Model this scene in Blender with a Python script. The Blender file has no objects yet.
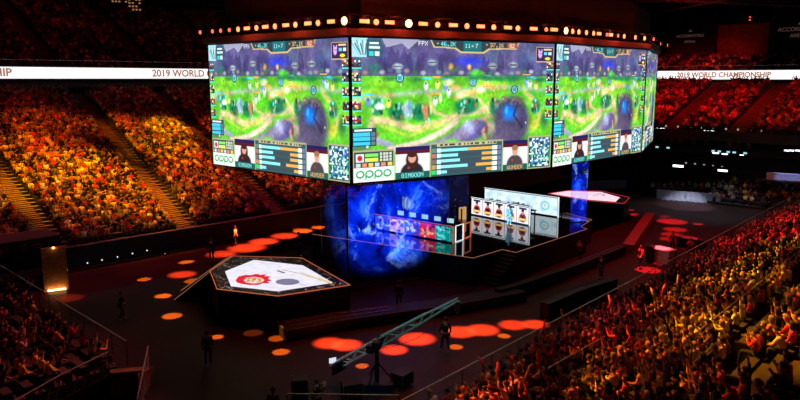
import bpy, bmesh, math, random
import numpy as np
from mathutils import Vector, Matrix

random.seed(7)
rng = np.random.default_rng(11)
SC = bpy.context.scene
COL = SC.collection
PI = math.pi
S2 = 0.70710678

# ------------------------------------------------------------------ camera
FPX = 700.0
PITCH = math.atan(121 / 700)
CAMZ = 14.0
_c, _s = math.cos(PITCH), math.sin(PITCH)

def U(px, py, z):
    """where the sight line of a photo pixel meets height z"""
    x = px - 400; d = py - 200
    yf = FPX * _c - d * _s; zz = -(d * _c + FPX * _s)
    k = (z - CAMZ) / zz
    return Vector((x * k, yf * k, z))

def PJ(p):
    dz = p[2] - CAMZ
    f = p[1] * _c - dz * _s
    if f < 1: return (-999, -999, f)
    return (400 + FPX * p[0] / f, 200 - FPX * (p[1] * _s + dz * _c) / f, f)

def A(u, n, z=0.0):
    """arena frame: u runs along the hall, n across it"""
    return Vector(((u + n) * S2, (u - n) * S2, z))

cam_d = bpy.data.cameras.new('camera')
cam = bpy.data.objects.new('camera', cam_d); COL.objects.link(cam)
cam.location = (0, 0, CAMZ)
cam.rotation_euler = (PI / 2 - PITCH, 0, 0)
cam_d.sensor_width = 36; cam_d.lens = 36 * FPX / 800
cam_d.clip_start = 0.1; cam_d.clip_end = 600
SC.camera = cam
SC.view_settings.view_transform = 'Standard'
SC.view_settings.look = 'None'
SC.view_settings.exposure = 0.0
SC.view_settings.gamma = 1.0
try: SC.view_settings.use_curve_mapping = False
except Exception: pass
SC.cycles.max_bounces = 5
SC.cycles.transparent_max_bounces = 12
SC.cycles.use_light_tree = True
SC.cycles.sample_clamp_indirect = 4

# ------------------------------------------------------------------ materials
def srgb(r, g, b):
    f = lambda c: (c / 255) / 12.92 if c / 255 <= 0.04045 else ((c / 255 + 0.055) / 1.055) ** 2.4
    return (f(r), f(g), f(b), 1.0)

def mat(name, col, rough=0.7, metal=0.0, noise=0.25, scale=6.0, emis=None, estr=0.0, bump=0.0, coords='Object'):
    m = bpy.data.materials.new(name); m.use_nodes = True
    nt = m.node_tree; b = nt.nodes['Principled BSDF']
    b.inputs['Roughness'].default_value = rough
    b.inputs['Metallic'].default_value = metal
    if emis:
        b.inputs['Emission Color'].default_value = emis; b.inputs['Emission Strength'].default_value = estr
    tc = nt.nodes.new('ShaderNodeTexCoord'); nz = nt.nodes.new('ShaderNodeTexNoise')
    nz.inputs['Scale'].default_value = scale; nz.inputs['Detail'].default_value = 4
    nt.links.new(tc.outputs[coords], nz.inputs['Vector'])
    rp = nt.nodes.new('ShaderNodeValToRGB')
    lo = 1 - noise; hi = 1 + noise
    rp.color_ramp.elements[0].position = 0.3; rp.color_ramp.elements[1].position = 0.7
    rp.color_ramp.elements[0].color = (col[0] * lo, col[1] * lo, col[2] * lo, 1)
    rp.color_ramp.elements[1].color = (min(col[0] * hi, 1), min(col[1] * hi, 1), min(col[2] * hi, 1), 1)
    nt.links.new(nz.outputs['Fac'], rp.inputs['Fac'])
    nt.links.new(rp.outputs['Color'], b.inputs['Base Color'])
    if bump:
        bp = nt.nodes.new('ShaderNodeBump'); bp.inputs['Strength'].default_value = bump
        nt.links.new(nz.outputs['Fac'], bp.inputs['Height']); nt.links.new(bp.outputs['Normal'], b.inputs['Normal'])
    return m

def led_mat(name, strength, spec=0.2):
    """a lit display: every little square of it gives off the colour held in its face attribute"""
    m = bpy.data.materials.new(name); m.use_nodes = True
    nt = m.node_tree; b = nt.nodes['Principled BSDF']
    at = nt.nodes.new('ShaderNodeAttribute'); at.attribute_name = 'led'
    b.inputs['Base Color'].default_value = (0.01, 0.01, 0.012, 1)
    b.inputs['Roughness'].default_value = 0.5
    b.inputs['Specular IOR Level'].default_value = spec
    nt.links.new(at.outputs['Color'], b.inputs['Emission Color'])
    b.inputs['Emission Strength'].default_value = strength
    return m

def lamp_mat(name, col, strength):
    return mat(name, (0.02, 0.02, 0.02, 1), 0.4, emis=col, estr=strength)

M = {}
M['black'] = mat('black_paint', (0.012, 0.011, 0.012, 1), 0.6)
M['black_gloss'] = mat('black_gloss_sheet', (0.005, 0.005, 0.007, 1), 0.04, noise=0.1)
M['black_gloss'].node_tree.nodes['Principled BSDF'].inputs['IOR'].default_value = 2.4
M['black_metal'] = mat('black_metal', (0.02, 0.02, 0.022, 1), 0.4, 0.5)
M['grey_metal'] = mat('grey_metal', (0.22, 0.22, 0.23, 1), 0.35, 0.8)
M['rail_metal'] = mat('rail_metal', (0.45, 0.42, 0.42, 1), 0.35, 0.7)
M['teal_metal'] = mat('teal_painted_tube', (0.30, 0.62, 0.58, 1), 0.45, 0.1)
M['terrace'] = mat('dark_concrete', (0.035, 0.03, 0.03, 1), 0.85, scale=1.2)
M['stairs'] = mat('wooden_stair', (0.13, 0.07, 0.033, 1), 0.7, scale=2)
M['floor'] = mat('arena_floor', (0.026, 0.0095, 0.0095, 1), 0.55, noise=0.22, scale=0.35)
M['floor'].node_tree.nodes['Principled BSDF'].inputs['Specular IOR Level'].default_value = 0.10
M['black'].node_tree.nodes['Principled BSDF'].inputs['Specular IOR Level'].default_value = 0.2
M['wall'] = mat('black_drape', (0.014, 0.011, 0.012, 1), 0.9, scale=1.0)
M['roof'] = mat('dark_roof_deck', (0.010, 0.008, 0.009, 1), 0.9, scale=0.6)
M['trimlight'] = mat('brass_trim', (0.45, 0.25, 0.12, 1), 0.35, 0.5)
M['grey_cloth'] = mat('pale_grey_cloth', (0.55, 0.57, 0.66, 1), 0.8)
M['white_plastic'] = mat('white_plastic', (0.7, 0.7, 0.72, 1), 0.4)
M['skin'] = mat('skin', (0.50, 0.29, 0.20, 1), 0.6, noise=0.08, scale=20)
M['trousers'] = mat('dark_trousers', (0.02, 0.022, 0.03, 1), 0.85)
M['red_paint'] = mat('red_paint', (0.5, 0.05, 0.04, 1), 0.5)
M['red_panel'] = mat('maroon_and_redlit_panel', (0.22, 0.05, 0.045, 1), 0.7, scale=1.5)
HAIRS = {'black': (0.008, 0.007, 0.006, 1), 'brown': (0.06, 0.03, 0.015, 1), 'fair': (0.38, 0.24, 0.10, 1), 'grey': (0.25, 0.24, 0.23, 1)}
SHIRTS = {'white': (0.78, 0.76, 0.72, 1), 'yellow': (0.80, 0.58, 0.07, 1), 'red': (0.60, 0.03, 0.03, 1), 'black': (0.014, 0.014, 0.016, 1),
          'grey': (0.20, 0.20, 0.21, 1), 'orange': (0.72, 0.25, 0.05, 1), 'navy': (0.03, 0.04, 0.12, 1), 'maroon': (0.17, 0.02, 0.03, 1)}
for k, v in HAIRS.items(): M['hair_' + k] = mat('hair_' + k, v, 0.7, noise=0.1)
for k, v in SHIRTS.items(): M['shirt_' + k] = mat('cloth_' + k, v, 0.85, noise=0.12, scale=14)
M['shirt_blue'] = mat('cloth_pale_blue', (0.20, 0.55, 0.80, 1), 0.6)
M['lamp_orange'] = lamp_mat('lamp_orange', (1.0, 0.20, 0.06, 1), 3.4)
M['lamp_hot'] = lamp_mat('lamp_orange_bright', (1.0, 0.45, 0.14, 1), 7.0)
M['lamp_dim'] = lamp_mat('lamp_red_dim', (1.0, 0.10, 0.05, 1), 2.5)
M['lamp_white'] = lamp_mat('lamp_white', (0.75, 0.88, 1.0, 1), 3.0)
M['lamp_warm'] = lamp_mat('lamp_warm', (1.0, 0.45, 0.14, 1), 11.0)
M['lamp_dot'] = lamp_mat('lamp_dot', (0.9, 0.85, 0.8, 1), 1.2)
M['ribbon'] = lamp_mat('ribbon_white', (1.0, 0.97, 0.98, 1), 1.15)
M['letter_gold'] = lamp_mat('letter_gold', (0.60, 0.22, 0.10, 1), 0.6)
M['letter_dim'] = lamp_mat('letter_dim_pink', (0.35, 0.16, 0.16, 1), 0.22)
M['edge_orange'] = lamp_mat('edge_orange', (1.0, 0.20, 0.06, 1), 0.55)
M['edge_dim'] = lamp_mat('edge_orange_dim', (0.8, 0.30, 0.14, 1), 0.35)
M['edge_red'] = lamp_mat('edge_red', (1.0, 0.04, 0.05, 1), 0.7)
M['edge_white'] = lamp_mat('edge_white', (0.80, 0.92, 1.0, 1), 1.1)
M['monitor_glow'] = lamp_mat('monitor_glow', (0.45, 0.85, 0.95, 1), 0.9)
M['gold_glow'] = lamp_mat('gold_glow', (1.0, 0.55, 0.16, 1), 0.55)
M['led'] = led_mat('led_display', 1.15)
M['led_bright'] = led_mat('led_display_bright', 1.2)
M['led_floor'] = led_mat('led_floor', 1.1)

def crowd_mat():
    m = bpy.data.materials.new('crowd_cloth'); m.use_nodes = True
    nt = m.node_tree; b = nt.nodes['Principled BSDF']
    at = nt.nodes.new('ShaderNodeAttribute'); at.attribute_name = 'tint'
    nt.links.new(at.outputs['Color'], b.inputs['Base Color'])
    b.inputs['Roughness'].default_value = 0.85
    b.inputs['Specular IOR Level'].default_value = 0.1
    return m
M['crowd'] = crowd_mat()

def gauze_mat(name, seed, amount, radius, back=0.05):
    """see-through net that catches a blue star-cloud projection"""
    m = bpy.data.materials.new(name); m.use_nodes = True
    nt = m.node_tree; nt.nodes.clear()
    N = nt.nodes.new; L = nt.links.new
    out = N('ShaderNodeOutputMaterial'); tc = N('ShaderNodeTexCoord')
    mp = N('ShaderNodeMapping'); mp.inputs['Location'].default_value = (seed, seed * 1.7, 0)
    L(tc.outputs['Object'], mp.inputs['Vector'])
    n1 = N('ShaderNodeTexNoise'); n1.inputs['Scale'].default_value = 0.42; n1.inputs['Detail'].default_value = 10; n1.inputs['Roughness'].default_value = .62; n1.inputs['Distortion'].default_value = .7
    n2 = N('ShaderNodeTexNoise'); n2.inputs['Scale'].default_value = 0.45; n2.inputs['Detail'].default_value = 12; n2.inputs['Roughness'].default_value = .68; n2.inputs['Distortion'].default_value = 1.2
    L(mp.outputs[0], n1.inputs['Vector']); L(mp.outputs[0], n2.inputs['Vector'])
    r1 = N('ShaderNodeValToRGB'); e = r1.color_ramp.elements
    e[0].position = 0.38; e[0].color = (0.0, 0.0, 0.02, 1); e[1].position = 0.70; e[1].color = (0.02, 0.13, 1.0, 1)
    k = e.new(0.54); k.color = (0.0, 0.008, 0.30, 1)
    L(n1.outputs['Fac'], r1.inputs['Fac'])
    r2 = N('ShaderNodeValToRGB'); e = r2.color_ramp.elements
    e[0].position = 0.55; e[0].color = (0, 0, 0, 1); e[1].position = 0.90; e[1].color = (0.30, 0.55, 1.0, 1)
    L(n2.outputs['Fac'], r2.inputs['Fac'])
    vor = N('ShaderNodeTexVoronoi'); vor.inputs['Scale'].default_value = 2.2
    L(mp.outputs[0], vor.inputs['Vector'])
    r3 = N('ShaderNodeValToRGB'); e = r3.color_ramp.elements
    e[0].position = 0.02; e[0].color = (0.5, 0.6, 1, 1); e[1].position = 0.045; e[1].color = (0, 0, 0, 1)
    L(vor.outputs['Distance'], r3.inputs['Fac'])
    add = N('ShaderNodeMix'); add.data_type = 'RGBA'; add.blend_type = 'ADD'; add.inputs[0].default_value = 1
    L(r1.outputs[0], add.inputs[6]); L(r2.outputs[0], add.inputs[7])
    add2 = N('ShaderNodeMix'); add2.data_type = 'RGBA'; add2.blend_type = 'ADD'; add2.inputs[0].default_value = 0.5
    L(add.outputs[2], add2.inputs[6]); L(r3.outputs[0], add2.inputs[7])
    # soft round mask: where the projected picture ends on the net
    mp2 = N('ShaderNodeMapping'); mp2.vector_type = 'POINT'
    mp2.inputs['Scale'].default_value = (1 / radius[0], 1 / radius[1], 1)
    mp2.inputs['Location'].default_value = (-radius[2] / radius[0], -radius[3] / radius[1], 0)
    L(tc.outputs['Object'], mp2.inputs['Vector'])
    gr = N('ShaderNodeTexGradient'); gr.gradient_type = 'SPHERICAL'; L(mp2.outputs[0], gr.inputs['Vector'])
    rm = N('ShaderNodeValToRGB'); rm.color_ramp.elements[0].position = 0.05; rm.color_ramp.elements[1].position = 0.65; rm.color_ramp.interpolation = 'EASE'
    L(gr.outputs['Fac'], rm.inputs['Fac'])
    mu = N('ShaderNodeMix'); mu.data_type = 'RGBA'; mu.blend_type = 'MULTIPLY'; mu.inputs[0].default_value = 1
    L(add2.outputs[2], mu.inputs[6]); L(rm.outputs[0], mu.inputs[7])
    em = N('ShaderNodeEmission'); em.inputs['Strength'].default_value = amount; L(mu.outputs[2], em.inputs['Color'])
    tr = N('ShaderNodeBsdfTransparent'); tr.inputs['Color'].default_value = (0.82, 0.80, 0.86, 1)
    df = N('ShaderNodeBsdfDiffuse'); df.inputs['Color'].default_value = (0.30, 0.26, 0.38, 1)
    mx = N('ShaderNodeMixShader'); mx.inputs[0].default_value = back
    L(tr.outputs[0], mx.inputs[1]); L(df.outputs[0], mx.inputs[2])
    ad = N('ShaderNodeAddShader'); L(mx.outputs[0], ad.inputs[0]); L(em.outputs[0], ad.inputs[1])
    L(ad.outputs[0], out.inputs['Surface'])
    return m

# ------------------------------------------------------------------ mesh helpers
class MB:
    def __init__(s): s.v = []; s.f = []
    def add(s, vs, fs):
        b = len(s.v); s.v += [tuple(p) for p in vs]; s.f += [tuple(i + b for i in f) for f in fs]; return s
    def box(s, c, d, rz=0.0, M4=None):
        hx, hy, hz = d[0] / 2, d[1] / 2, d[2] / 2
        ca, sa = math.cos(rz), math.sin(rz); vs = []
        for z in (-hz, hz):
            for x, y in ((-hx, -hy), (hx, -hy), (hx, hy), (-hx, hy)):
                vs.append((c[0] + x * ca - y * sa, c[1] + x * sa + y * ca, c[2] + z))
        if M4: vs = [M4 @ Vector(v) for v in vs]
        return s.add(vs, [(3, 2, 1, 0), (4, 5, 6, 7), (0, 1, 5, 4), (1, 2, 6, 5), (2, 3, 7, 6), (3, 0, 4, 7)])
    def prism(s, pts, z0, z1):
        n = len(pts); vs = [(p[0], p[1], z0) for p in pts] + [(p[0], p[1], z1) for p in pts]
        fs = [tuple(range(n - 1, -1, -1)), tuple(range(n, 2 * n))]
        for i in range(n): j = (i + 1) % n; fs.append((i, j, n + j, n + i))
        return s.add(vs, fs)
    def tube(s, a, b, r, n=8, r2=None):
        a = Vector(a); b = Vector(b); d = (b - a)
        if d.length < 1e-6: return s
        d.normalize(); up = Vector((0, 0, 1)) if abs(d.z) < 0.95 else Vector((1, 0, 0))
        x = d.cross(up).normalized(); y = d.cross(x).normalized(); r2 = r if r2 is None else r2
        vs = []
        for c, rr in ((a, r), (b, r2)):
            for i in range(n):
                t = 2 * PI * i / n; vs.append(c + x * math.cos(t) * rr + y * math.sin(t) * rr)
        fs = [tuple(range(n)), tuple(range(2 * n - 1, n - 1, -1))]
        for i in range(n): j = (i + 1) % n; fs.append((i, n + i, n + j, j))
        return s.add(vs, fs)
    def path(s, pts, r, n=6):
        for a, b in zip(pts[:-1], pts[1:]): s.tube(a, b, r, n)
        return s
    def ball(s, c, r, nu=10, nv=7, sc=(1, 1, 1)):
        vs = [(c[0], c[1], c[2] + r * sc[2])]
        for i in range(1, nv):
            p = PI * i / nv
            for j in range(nu):
                t = 2 * PI * j / nu
                vs.append((c[0] + r * sc[0] * math.sin(p) * math.cos(t), c[1] + r * sc[1] * math.sin(p) * math.sin(t), c[2] + r * sc[2] * math.cos(p)))
        vs.append((c[0], c[1], c[2] - r * sc[2])); fs = []
        for j in range(nu): fs.append((0, 1 + j, 1 + (j + 1) % nu))
        for i in range(nv - 2):
            for j in range(nu):
                a = 1 + i * nu; k = (j + 1) % nu
                fs.append((a + j, a + nu + j, a + nu + k, a + k))
        l = len(vs) - 1; a = 1 + (nv - 2) * nu
        for j in range(nu): fs.append((l, a + (j + 1) % nu, a + j))
        return s.add(vs, fs)
    def mesh(s, name, m):
        me = bpy.data.meshes.new(name); me.from_pydata(s.v, [], s.f); me.update()
        bm = bmesh.new(); bm.from_mesh(me); bmesh.ops.recalc_face_normals(bm, faces=bm.faces); bm.to_mesh(me); bm.free()
        if m: me.materials.append(m)
        return me
    def build(s, name, m, parent=None, bevel=0.0, smooth=False, loc=None):
        me = s.mesh(name, m)
        o = bpy.data.objects.new(name, me); COL.objects.link(o)
        if parent: o.parent = parent
        if loc is not None: o.location = loc
        if bevel:
            b = o.modifiers.new('bevel', 'BEVEL'); b.width = bevel; b.segments = 2; b.limit_method = 'ANGLE'
        if smooth:
            for p in me.polygons: p.use_smooth = True
        return o

def tag(o, label=None, cat=None, group=None, kind=None):
    if label: o['label'] = label
    if cat: o['category'] = cat
    if group: o['group'] = group
    if kind: o['kind'] = kind
    return o
def empty(name, loc=(0, 0, 0), rz=0.0):
    o = bpy.data.objects.new(name, None); COL.objects.link(o); o.location = loc; o.rotation_euler = (0, 0, rz)
    o.empty_display_size = 0.2
    return o
def copy_tree(o, parent=None):
    c = o.copy(); COL.objects.link(c)
    if parent: c.parent = parent
    for ch in [x for x in o.children]: copy_tree(ch, c)
    return c
def struct(o): o['kind'] = 'structure'; return o
def text(name, body, size, m, parent, loc, rot, align='CENTER', extrude=0.01, bold=0.0):
    cu = bpy.data.curves.new(name, 'FONT'); cu.body = body; cu.size = size; cu.extrude = extrude
    cu.align_x = align; cu.align_y = 'CENTER'; cu.materials.append(m)
    cu.offset = bold
    t = bpy.data.objects.new(name + '_c', cu); COL.objects.link(t)
    dg = bpy.context.evaluated_depsgraph_get(); dg.update(); me = bpy.data.meshes.new_from_object(t.evaluated_get(dg)); bpy.data.objects.remove(t)
    me.materials.clear(); me.materials.append(m)
    o = bpy.data.objects.new(name, me); COL.objects.link(o)
    if parent: o.parent = parent
    o.location = loc; o.rotation_euler = rot
    return o
RU = PI / 4        # heading of +u
RN = -PI / 4       # heading of +n

# ------------------------------------------------------------------ canvases for the displays (drawn square by square)
class Canvas:
    def __init__(s, w, h, bg=(0, 0, 0)):
        s.w, s.h = w, h; s.a = np.zeros((h, w, 3)); s.a[:] = bg
        yy, xx = np.mgrid[0:h, 0:w]; s.x = (xx + 0.5) / w; s.y = (yy + 0.5) / h
        s.asp = w / h
    def mix(s, mask, col, op=1.0):
        mk = (mask * op)[..., None]; s.a = s.a * (1 - mk) + np.array(col) * mk
    def rect(s, x0, y0, x1, y1, col, op=1.0):
        s.mix(((s.x >= x0) & (s.x < x1) & (s.y >= y0) & (s.y < y1)).astype(float), col, op)
    def frame(s, x0, y0, x1, y1, col, t=0.006):
        s.rect(x0, y0, x1, y0 + t * s.asp, col); s.rect(x0, y1 - t * s.asp, x1, y1, col); s.rect(x0, y0, x0 + t, y1, col); s.rect(x1 - t, y0, x1, y1, col)
    def blob(s, cx, cy, rx, ry, col, op=1.0, soft=1.0, rot=0):
        dx, dy = s.x - cx, s.y - cy
        c, q = math.cos(rot), math.sin(rot)
        X = (dx * s.asp * c + dy * q) / (rx * s.asp); Y = (-dx * s.asp * q + dy * c) / ry
        d = np.sqrt(X * X + Y * Y)
        s.mix(np.clip((1 - d) / soft, 0, 1), col, op)
    def ring(s, cx, cy, rx, ry, t, col, op=1.0):
        d = np.sqrt(((s.x - cx) / rx) ** 2 + ((s.y - cy) / ry) ** 2)
        s.mix((np.abs(d - 1) < t).astype(float), col, op)
    def line(s, pts, w, col, op=1.0, soft=0.5):
        best = np.full(s.x.shape, 9.0)
        X = s.x * s.asp; Y = s.y
        for (x0, y0), (x1, y1) in zip(pts[:-1], pts[1:]):
            x0 *= s.asp; x1 *= s.asp
            dx, dy = x1 - x0, y1 - y0; t = np.clip(((X - x0) * dx + (Y - y0) * dy) / (dx * dx + dy * dy + 1e-9), 0, 1)
            best = np.minimum(best, np.hypot(X - x0 - t * dx, Y - y0 - t * dy))
        s.mix(np.clip((w - best) / (w * soft), 0, 1), col, op)
    def poly(s, pts, col, op=1.0):
        m = np.zeros(s.x.shape, bool); n = len(pts)
        for i in range(n):
            x0, y0 = pts[i]; x1, y1 = pts[(i + 1) % n]
            if y0 == y1: continue
            cond = ((y0 > s.y) != (y1 > s.y)) & (s.x < (x1 - x0) * (s.y - y0) / (y1 - y0) + x0)
            m ^= cond
        s.mix(m.astype(float), col, op); return m
    def speck(s, x0, y0, x1, y1, cols, size, dens=0.5):
        W = max(1, int((x1 - x0) * s.w / size)); H = max(1, int((y1 - y0) * s.h / size))
        for j in range(H):
            for i in range(W):
                if rng.random() < dens:
                    xa = x0 + (x1 - x0) * i / W; ya = y0 + (y1 - y0) * j / H
                    i0, i1 = int(xa * s.w), int(xa * s.w) + size; j0, j1 = int(ya * s.h), int(ya * s.h) + size
                    s.a[j0:j1, i0:i1] = cols[rng.integers(len(cols))]
    def noise(s, cells, amt):
        g = rng.random((cells + 2, int(cells * s.asp) + 2, 1)) - 0.5
        gy = s.y * cells; gx = s.x * cells * s.asp
        i = gy.astype(int); j = gx.astype(int); fy = (gy - i)[..., None]; fx = (gx - j)[..., None]
        v = (g[i, j] * (1 - fx) + g[i, j + 1] * fx) * (1 - fy) + (g[i + 1, j] * (1 - fx) + g[i + 1, j + 1] * fx) * fy
        s.a = np.clip(s.a * (1 + amt * v * 2), 0, 1)
    def glyphs(s, txt, x, y, px, col):
        """5x7 block letters, px squares per dot; x,y top corner in squares"""
        for ch in txt:
            rows = FONT.get(ch)
            if rows:
                for r, bits in enumerate(rows):
                    for b in range(5):
                        if bits >> (4 - b) & 1:
                            s.a[y + r * px:y + (r + 1) * px, x + b * px:x + (b + 1) * px] = col
            x += 6 * px
FONT = {'G': (14, 17, 16, 23, 17, 17, 14), 'I': (14, 4, 4, 4, 4, 4, 14), 'M': (17, 27, 21, 21, 17, 17, 17), 'O': (14, 17, 17, 17, 17, 17, 14),
        'N': (17, 25, 21, 19, 17, 17, 17), 'W': (17, 17, 17, 21, 21, 27, 17), 'U': (17, 17, 17, 17, 17, 17, 14), 'D': (30, 17, 17, 17, 17, 17, 30),
        'E': (31, 16, 16, 30, 16, 16, 31), 'R': (30, 17, 17, 30, 20, 18, 17), '0': (14, 17, 19, 21, 25, 17, 14), '1': (4, 12, 4, 4, 4, 4, 14),
        '2': (14, 17, 1, 6, 8, 16, 31), '4': (2, 6, 10, 18, 31, 2, 2), '6': (14, 16, 16, 30, 17, 17, 14), '7': (31, 1, 2, 4, 8, 8, 8), '3': (30, 1, 1, 14, 1, 1, 30),
        'F': (31, 16, 16, 30, 16, 16, 16), 'P': (30, 17, 17, 30, 16, 16, 16), 'X': (17, 17, 10, 4, 10, 17, 17), '+': (0, 4, 4, 31, 4, 4, 0), '.': (0, 0, 0, 0, 0, 12, 12), 'K': (17, 18, 20, 24, 20, 18, 17)}

def lin(a):
    a = np.clip(a, 0, 1)
    return np.where(a <= 0.04045, a / 12.92, ((a + 0.055) / 1.055) ** 2.4)

def grid_mesh(name, w, h, cv, material, keep=None):
    """flat display in its local x (right) / z (up), w x h metres, squares coloured from the canvas"""
    nx, ny = cv.w, cv.h
    xs = (np.arange(nx + 1) / nx - 0.5) * w; zs = (0.5 - np.arange(ny + 1) / ny) * h
    X, Z = np.meshgrid(xs, zs)
    co = np.stack([X.ravel(), np.zeros(X.size), Z.ravel()], 1)
    j, i = np.meshgrid(np.arange(ny), np.arange(nx), indexing='ij')
    a = (j * (nx + 1) + i).ravel(); q = np.stack([a, a + nx + 1, a + nx + 2, a + 1], 1)
    c = lin(cv.a).reshape(-1, 3)
    if keep is not None:
        kk = keep.ravel(); q = q[kk]; c = c[kk]
    me = bpy.data.meshes.new(name)
    me.vertices.add(len(co)); me.vertices.foreach_set('co', co.ravel())
    me.loops.add(q.size); me.loops.foreach_set('vertex_index', q.ravel().astype(np.int32))
    me.polygons.add(len(q)); me.polygons.foreach_set('loop_start', np.arange(0, q.size, 4, dtype=np.int32))
    try: me.polygons.foreach_set('loop_total', np.full(len(q), 4, dtype=np.int32))
    except Exception: pass
    me.update(calc_edges=True); me.validate()
    at = me.attributes.new('led', 'FLOAT_COLOR', 'CORNER')
    cc = np.ones((len(q), 4, 4)); cc[:, :, :3] = c[:, None, :]
    at.data.foreach_set('color', cc.ravel().astype(np.float32))
    me.materials.append(material)
    return me

def portrait(c, x0, y0, x1, y1, hair, body, lab, txt, px, long_hair=False):
    w, h = x1 - x0, y1 - y0
    c.rect(x0, y0, x1, y1, (0.86, 0.85, 0.90)); c.rect(x0, y0, x1, y0 + h * .12, (0.10, 0.10, 0.32)); c.rect(x0, y0 + h * .12, x1, y0 + h * .22, (0.32, 0.07, 0.13))
    cx = x0 + w * .48
    c.blob(cx, y1 - h * .18, w * .36, h * .36, body, 1, .15)
    c.rect(cx - w * .3, y1 - h * .32, cx + w * .3, y1 - h * .2, body)
    if long_hair: c.blob(cx, y0 + h * .42, w * .20, h * .30, hair, 1, .2)
    c.blob(cx, y0 + h * .36, w * .13, h * .17, (0.80, 0.58, 0.48), 1, .2)
    c.blob(cx, y0 + h * .25, w * .15, h * .10, hair, 1, .2)
    c.blob(cx - w * .1, y1 - h * .34, w * .05, h * .05, (.6, .2, .2), 1, .3)
    c.rect(x0, y1 - h * .2, x1, y1, (0.10, 0.33, 0.31))
    if txt: c.glyphs(txt, int((x0 + w * .5) * c.w - len(txt) * 3 * px), int((y1 - h * .155) * c.h), px, lab)

def game_canvas():
    c = Canvas(400, 225, (0.36, 0.74, 0.16))
    c.rect(0, 0, 1, .26, (0.31, 0.31, 0.47))
    for k in range(30):
        x = rng.random(); c.blob(x, .10 + .10 * rng.random(), .03 + .05 * rng.random(), .10, [(0.24, 0.20, 0.42), (0.42, 0.36, 0.60), (0.26, 0.33, 0.55), (0.36, 0.44, 0.58)][k % 4], .7, .9)
    for x, w, t in ((.13, .03, .10), (.18, .05, .05), (.235, .05, .06), (.30, .03, .10), (.62, .04, .10), (.70, .03, .05), (.86, .04, .14), (.40, .02, .09)):
        c.poly([(x - w * .8, .24), (x - w * .45, t + .06), (x - w * .1, t), (x + w * .2, t + .05), (x + w * .5, t + .02), (x + w * .8, .24)], (0.21, 0.17, 0.35), .6)
    c.blob(.54, .15, .11, .06, (0.14, 0.22, 0.90), .95, 1); c.blob(.45, .19, .016, .035, (0.98, 0.72, 0.2), .95, .7); c.blob(.54, .19, .014, .03, (0.98, 0.72, 0.2), .95, .7)
    for k in range(26):
        c.blob(.02 + .037 * k, .215 + .03 * rng.random(), .018, .022, [(0.45, 0.56, 0.56), (0.60, 0.50, 0.48), (0.24, 0.44, 0.30), (.66, .66, .70), (.35, .38, .5)][k % 5], .9, .6)
    for x, y in ((.36, .16), (.66, .18), (.20, .19), (.77, .17)):
        c.blob(x, y, .03, .03, (.60, .68, .68), .9, .5); c.rect(x - .02, y - .004, x + .02, y + .006, (.30, .34, .40))
    c.blob(.58, .24, .05, .04, (.25, .75, .18), .9, .6); c.blob(.10, .20, .04, .05, (.16, .40, .34), .8, .7)
    for k in range(44):
        c.blob(rng.random(), .29 + .36 * rng.random(), .06 + .07 * rng.random(), .03 + .03 * rng.random(), [(0.28, 0.84, 0.08), (0.50, 0.88, 0.14), (0.20, 0.70, 0.20), (0.66, 0.88, 0.20), (.36, .92, .10)][k % 5], .55, .9)
    tan = (0.80, 0.72, 0.52)
    c.line([(.0, .42), (.12, .40), (.3, .37), (.5, .36), (.72, .34), (1, .37)], .030, (.62, .72, .66), .8, .9)
    c.line([(.34, .38), (.37, .52), (.44, .56)], .022, tan, .85, .8); c.line([(.50, .37), (.60, .44), (.66, .56), (.56, .60)], .022, tan, .85, .8)
    c.line([(.07, .70), (.09, .56), (.17, .58), (.28, .64), (.40, .60), (.52, .53), (.66, .50)], .045, tan, .95, .7)
    c.line([(.12, .60), (.25, .69), (.40, .60)], .02, (.70, .82, .25), .8, .8)
    c.line([(.84, .38), (.90, .46), (.925, .58), (.90, .66)], .030, (.84, .72, .46), .9, .8); c.blob(.89, .64, .05, .08, (.82, .82, .18), .8, .8); c.blob(.955, .60, .03, .10, (.16, .40, .28), .8, .6)
    # camps of figures in dark green thickets
    for cx, cy, w in ((.20, .51, .05), (.31, .52, .06), (.53, .48, .075), (.68, .49, .04), (.90, .49, .03), (.11, .47, .03)):
        c.blob(cx, cy, w, .075, (0.05, 0.42, 0.30), .9, .4)
        for k in range(11):
            c.blob(cx + 1.5 * w * (rng.random() - .5), cy + .11 * (rng.random() - .5), .008, .024, [(0.05, .55, .42), (.80, .74, .66), (.70, .42, .24), (.04, .26, .24), (.50, .85, .85), (.25, .66, .2)][k % 6], .95, .6)
    c.blob(.245, .50, .028, .085, (0.70, 0.84, 0.92), .95, .5); c.blob(.255, .47, .012, .05, (.40, .62, .85), .9, .5); c.blob(.33, .52, .016, .08, (0.82, 0.50, 0.30), .95, .5); c.blob(.355, .49, .010, .06, (.78, .74, .50), .9, .5)
    # dark pit with a blue glow
    c.blob(.765, .62, .125, .24, (0.30, 0.28, 0.40), 1, .35); c.blob(.72, .74, .12, .10, (.34, .30, .42), .9, .5); c.blob(.77, .48, .08, .08, (.22, .19, .30), .8, .6); c.blob(.83, .58, .03, .12, (.22, .20, .34), .8, .6)
    for q in range(12): c.blob(.69 + .15 * rng.random(), .42 + .05 * rng.random(), .012, .02, (.42, .34, .38), .8, .5)
    c.blob(.755, .54, .055, .09, (0.04, 0.46, 0.98), .95, .8, .5); c.blob(.74, .52, .015, .04, (0.25, 0.75, 1), .7, .8); c.line([(.80, .46), (.78, .56), (.83, .66)], .012, (.18, .15, .28), .8)
    # pale stone beast with a long wing
    c.line([(.06, .66), (.11, .71), (.17, .75)], .030, (.60, .62, .74), .95); c.blob(.10, .67, .02, .03, (.66, .36, .34), .9, .5)
    c.line([(.16, .78), (.30, .74), (.42, .66), (.48, .59)], .030, (.86, .78, .70), .95, .5); c.line([(.22, .80), (.36, .76), (.46, .70)], .035, (.50, .44, .62), .8, .7)
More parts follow.
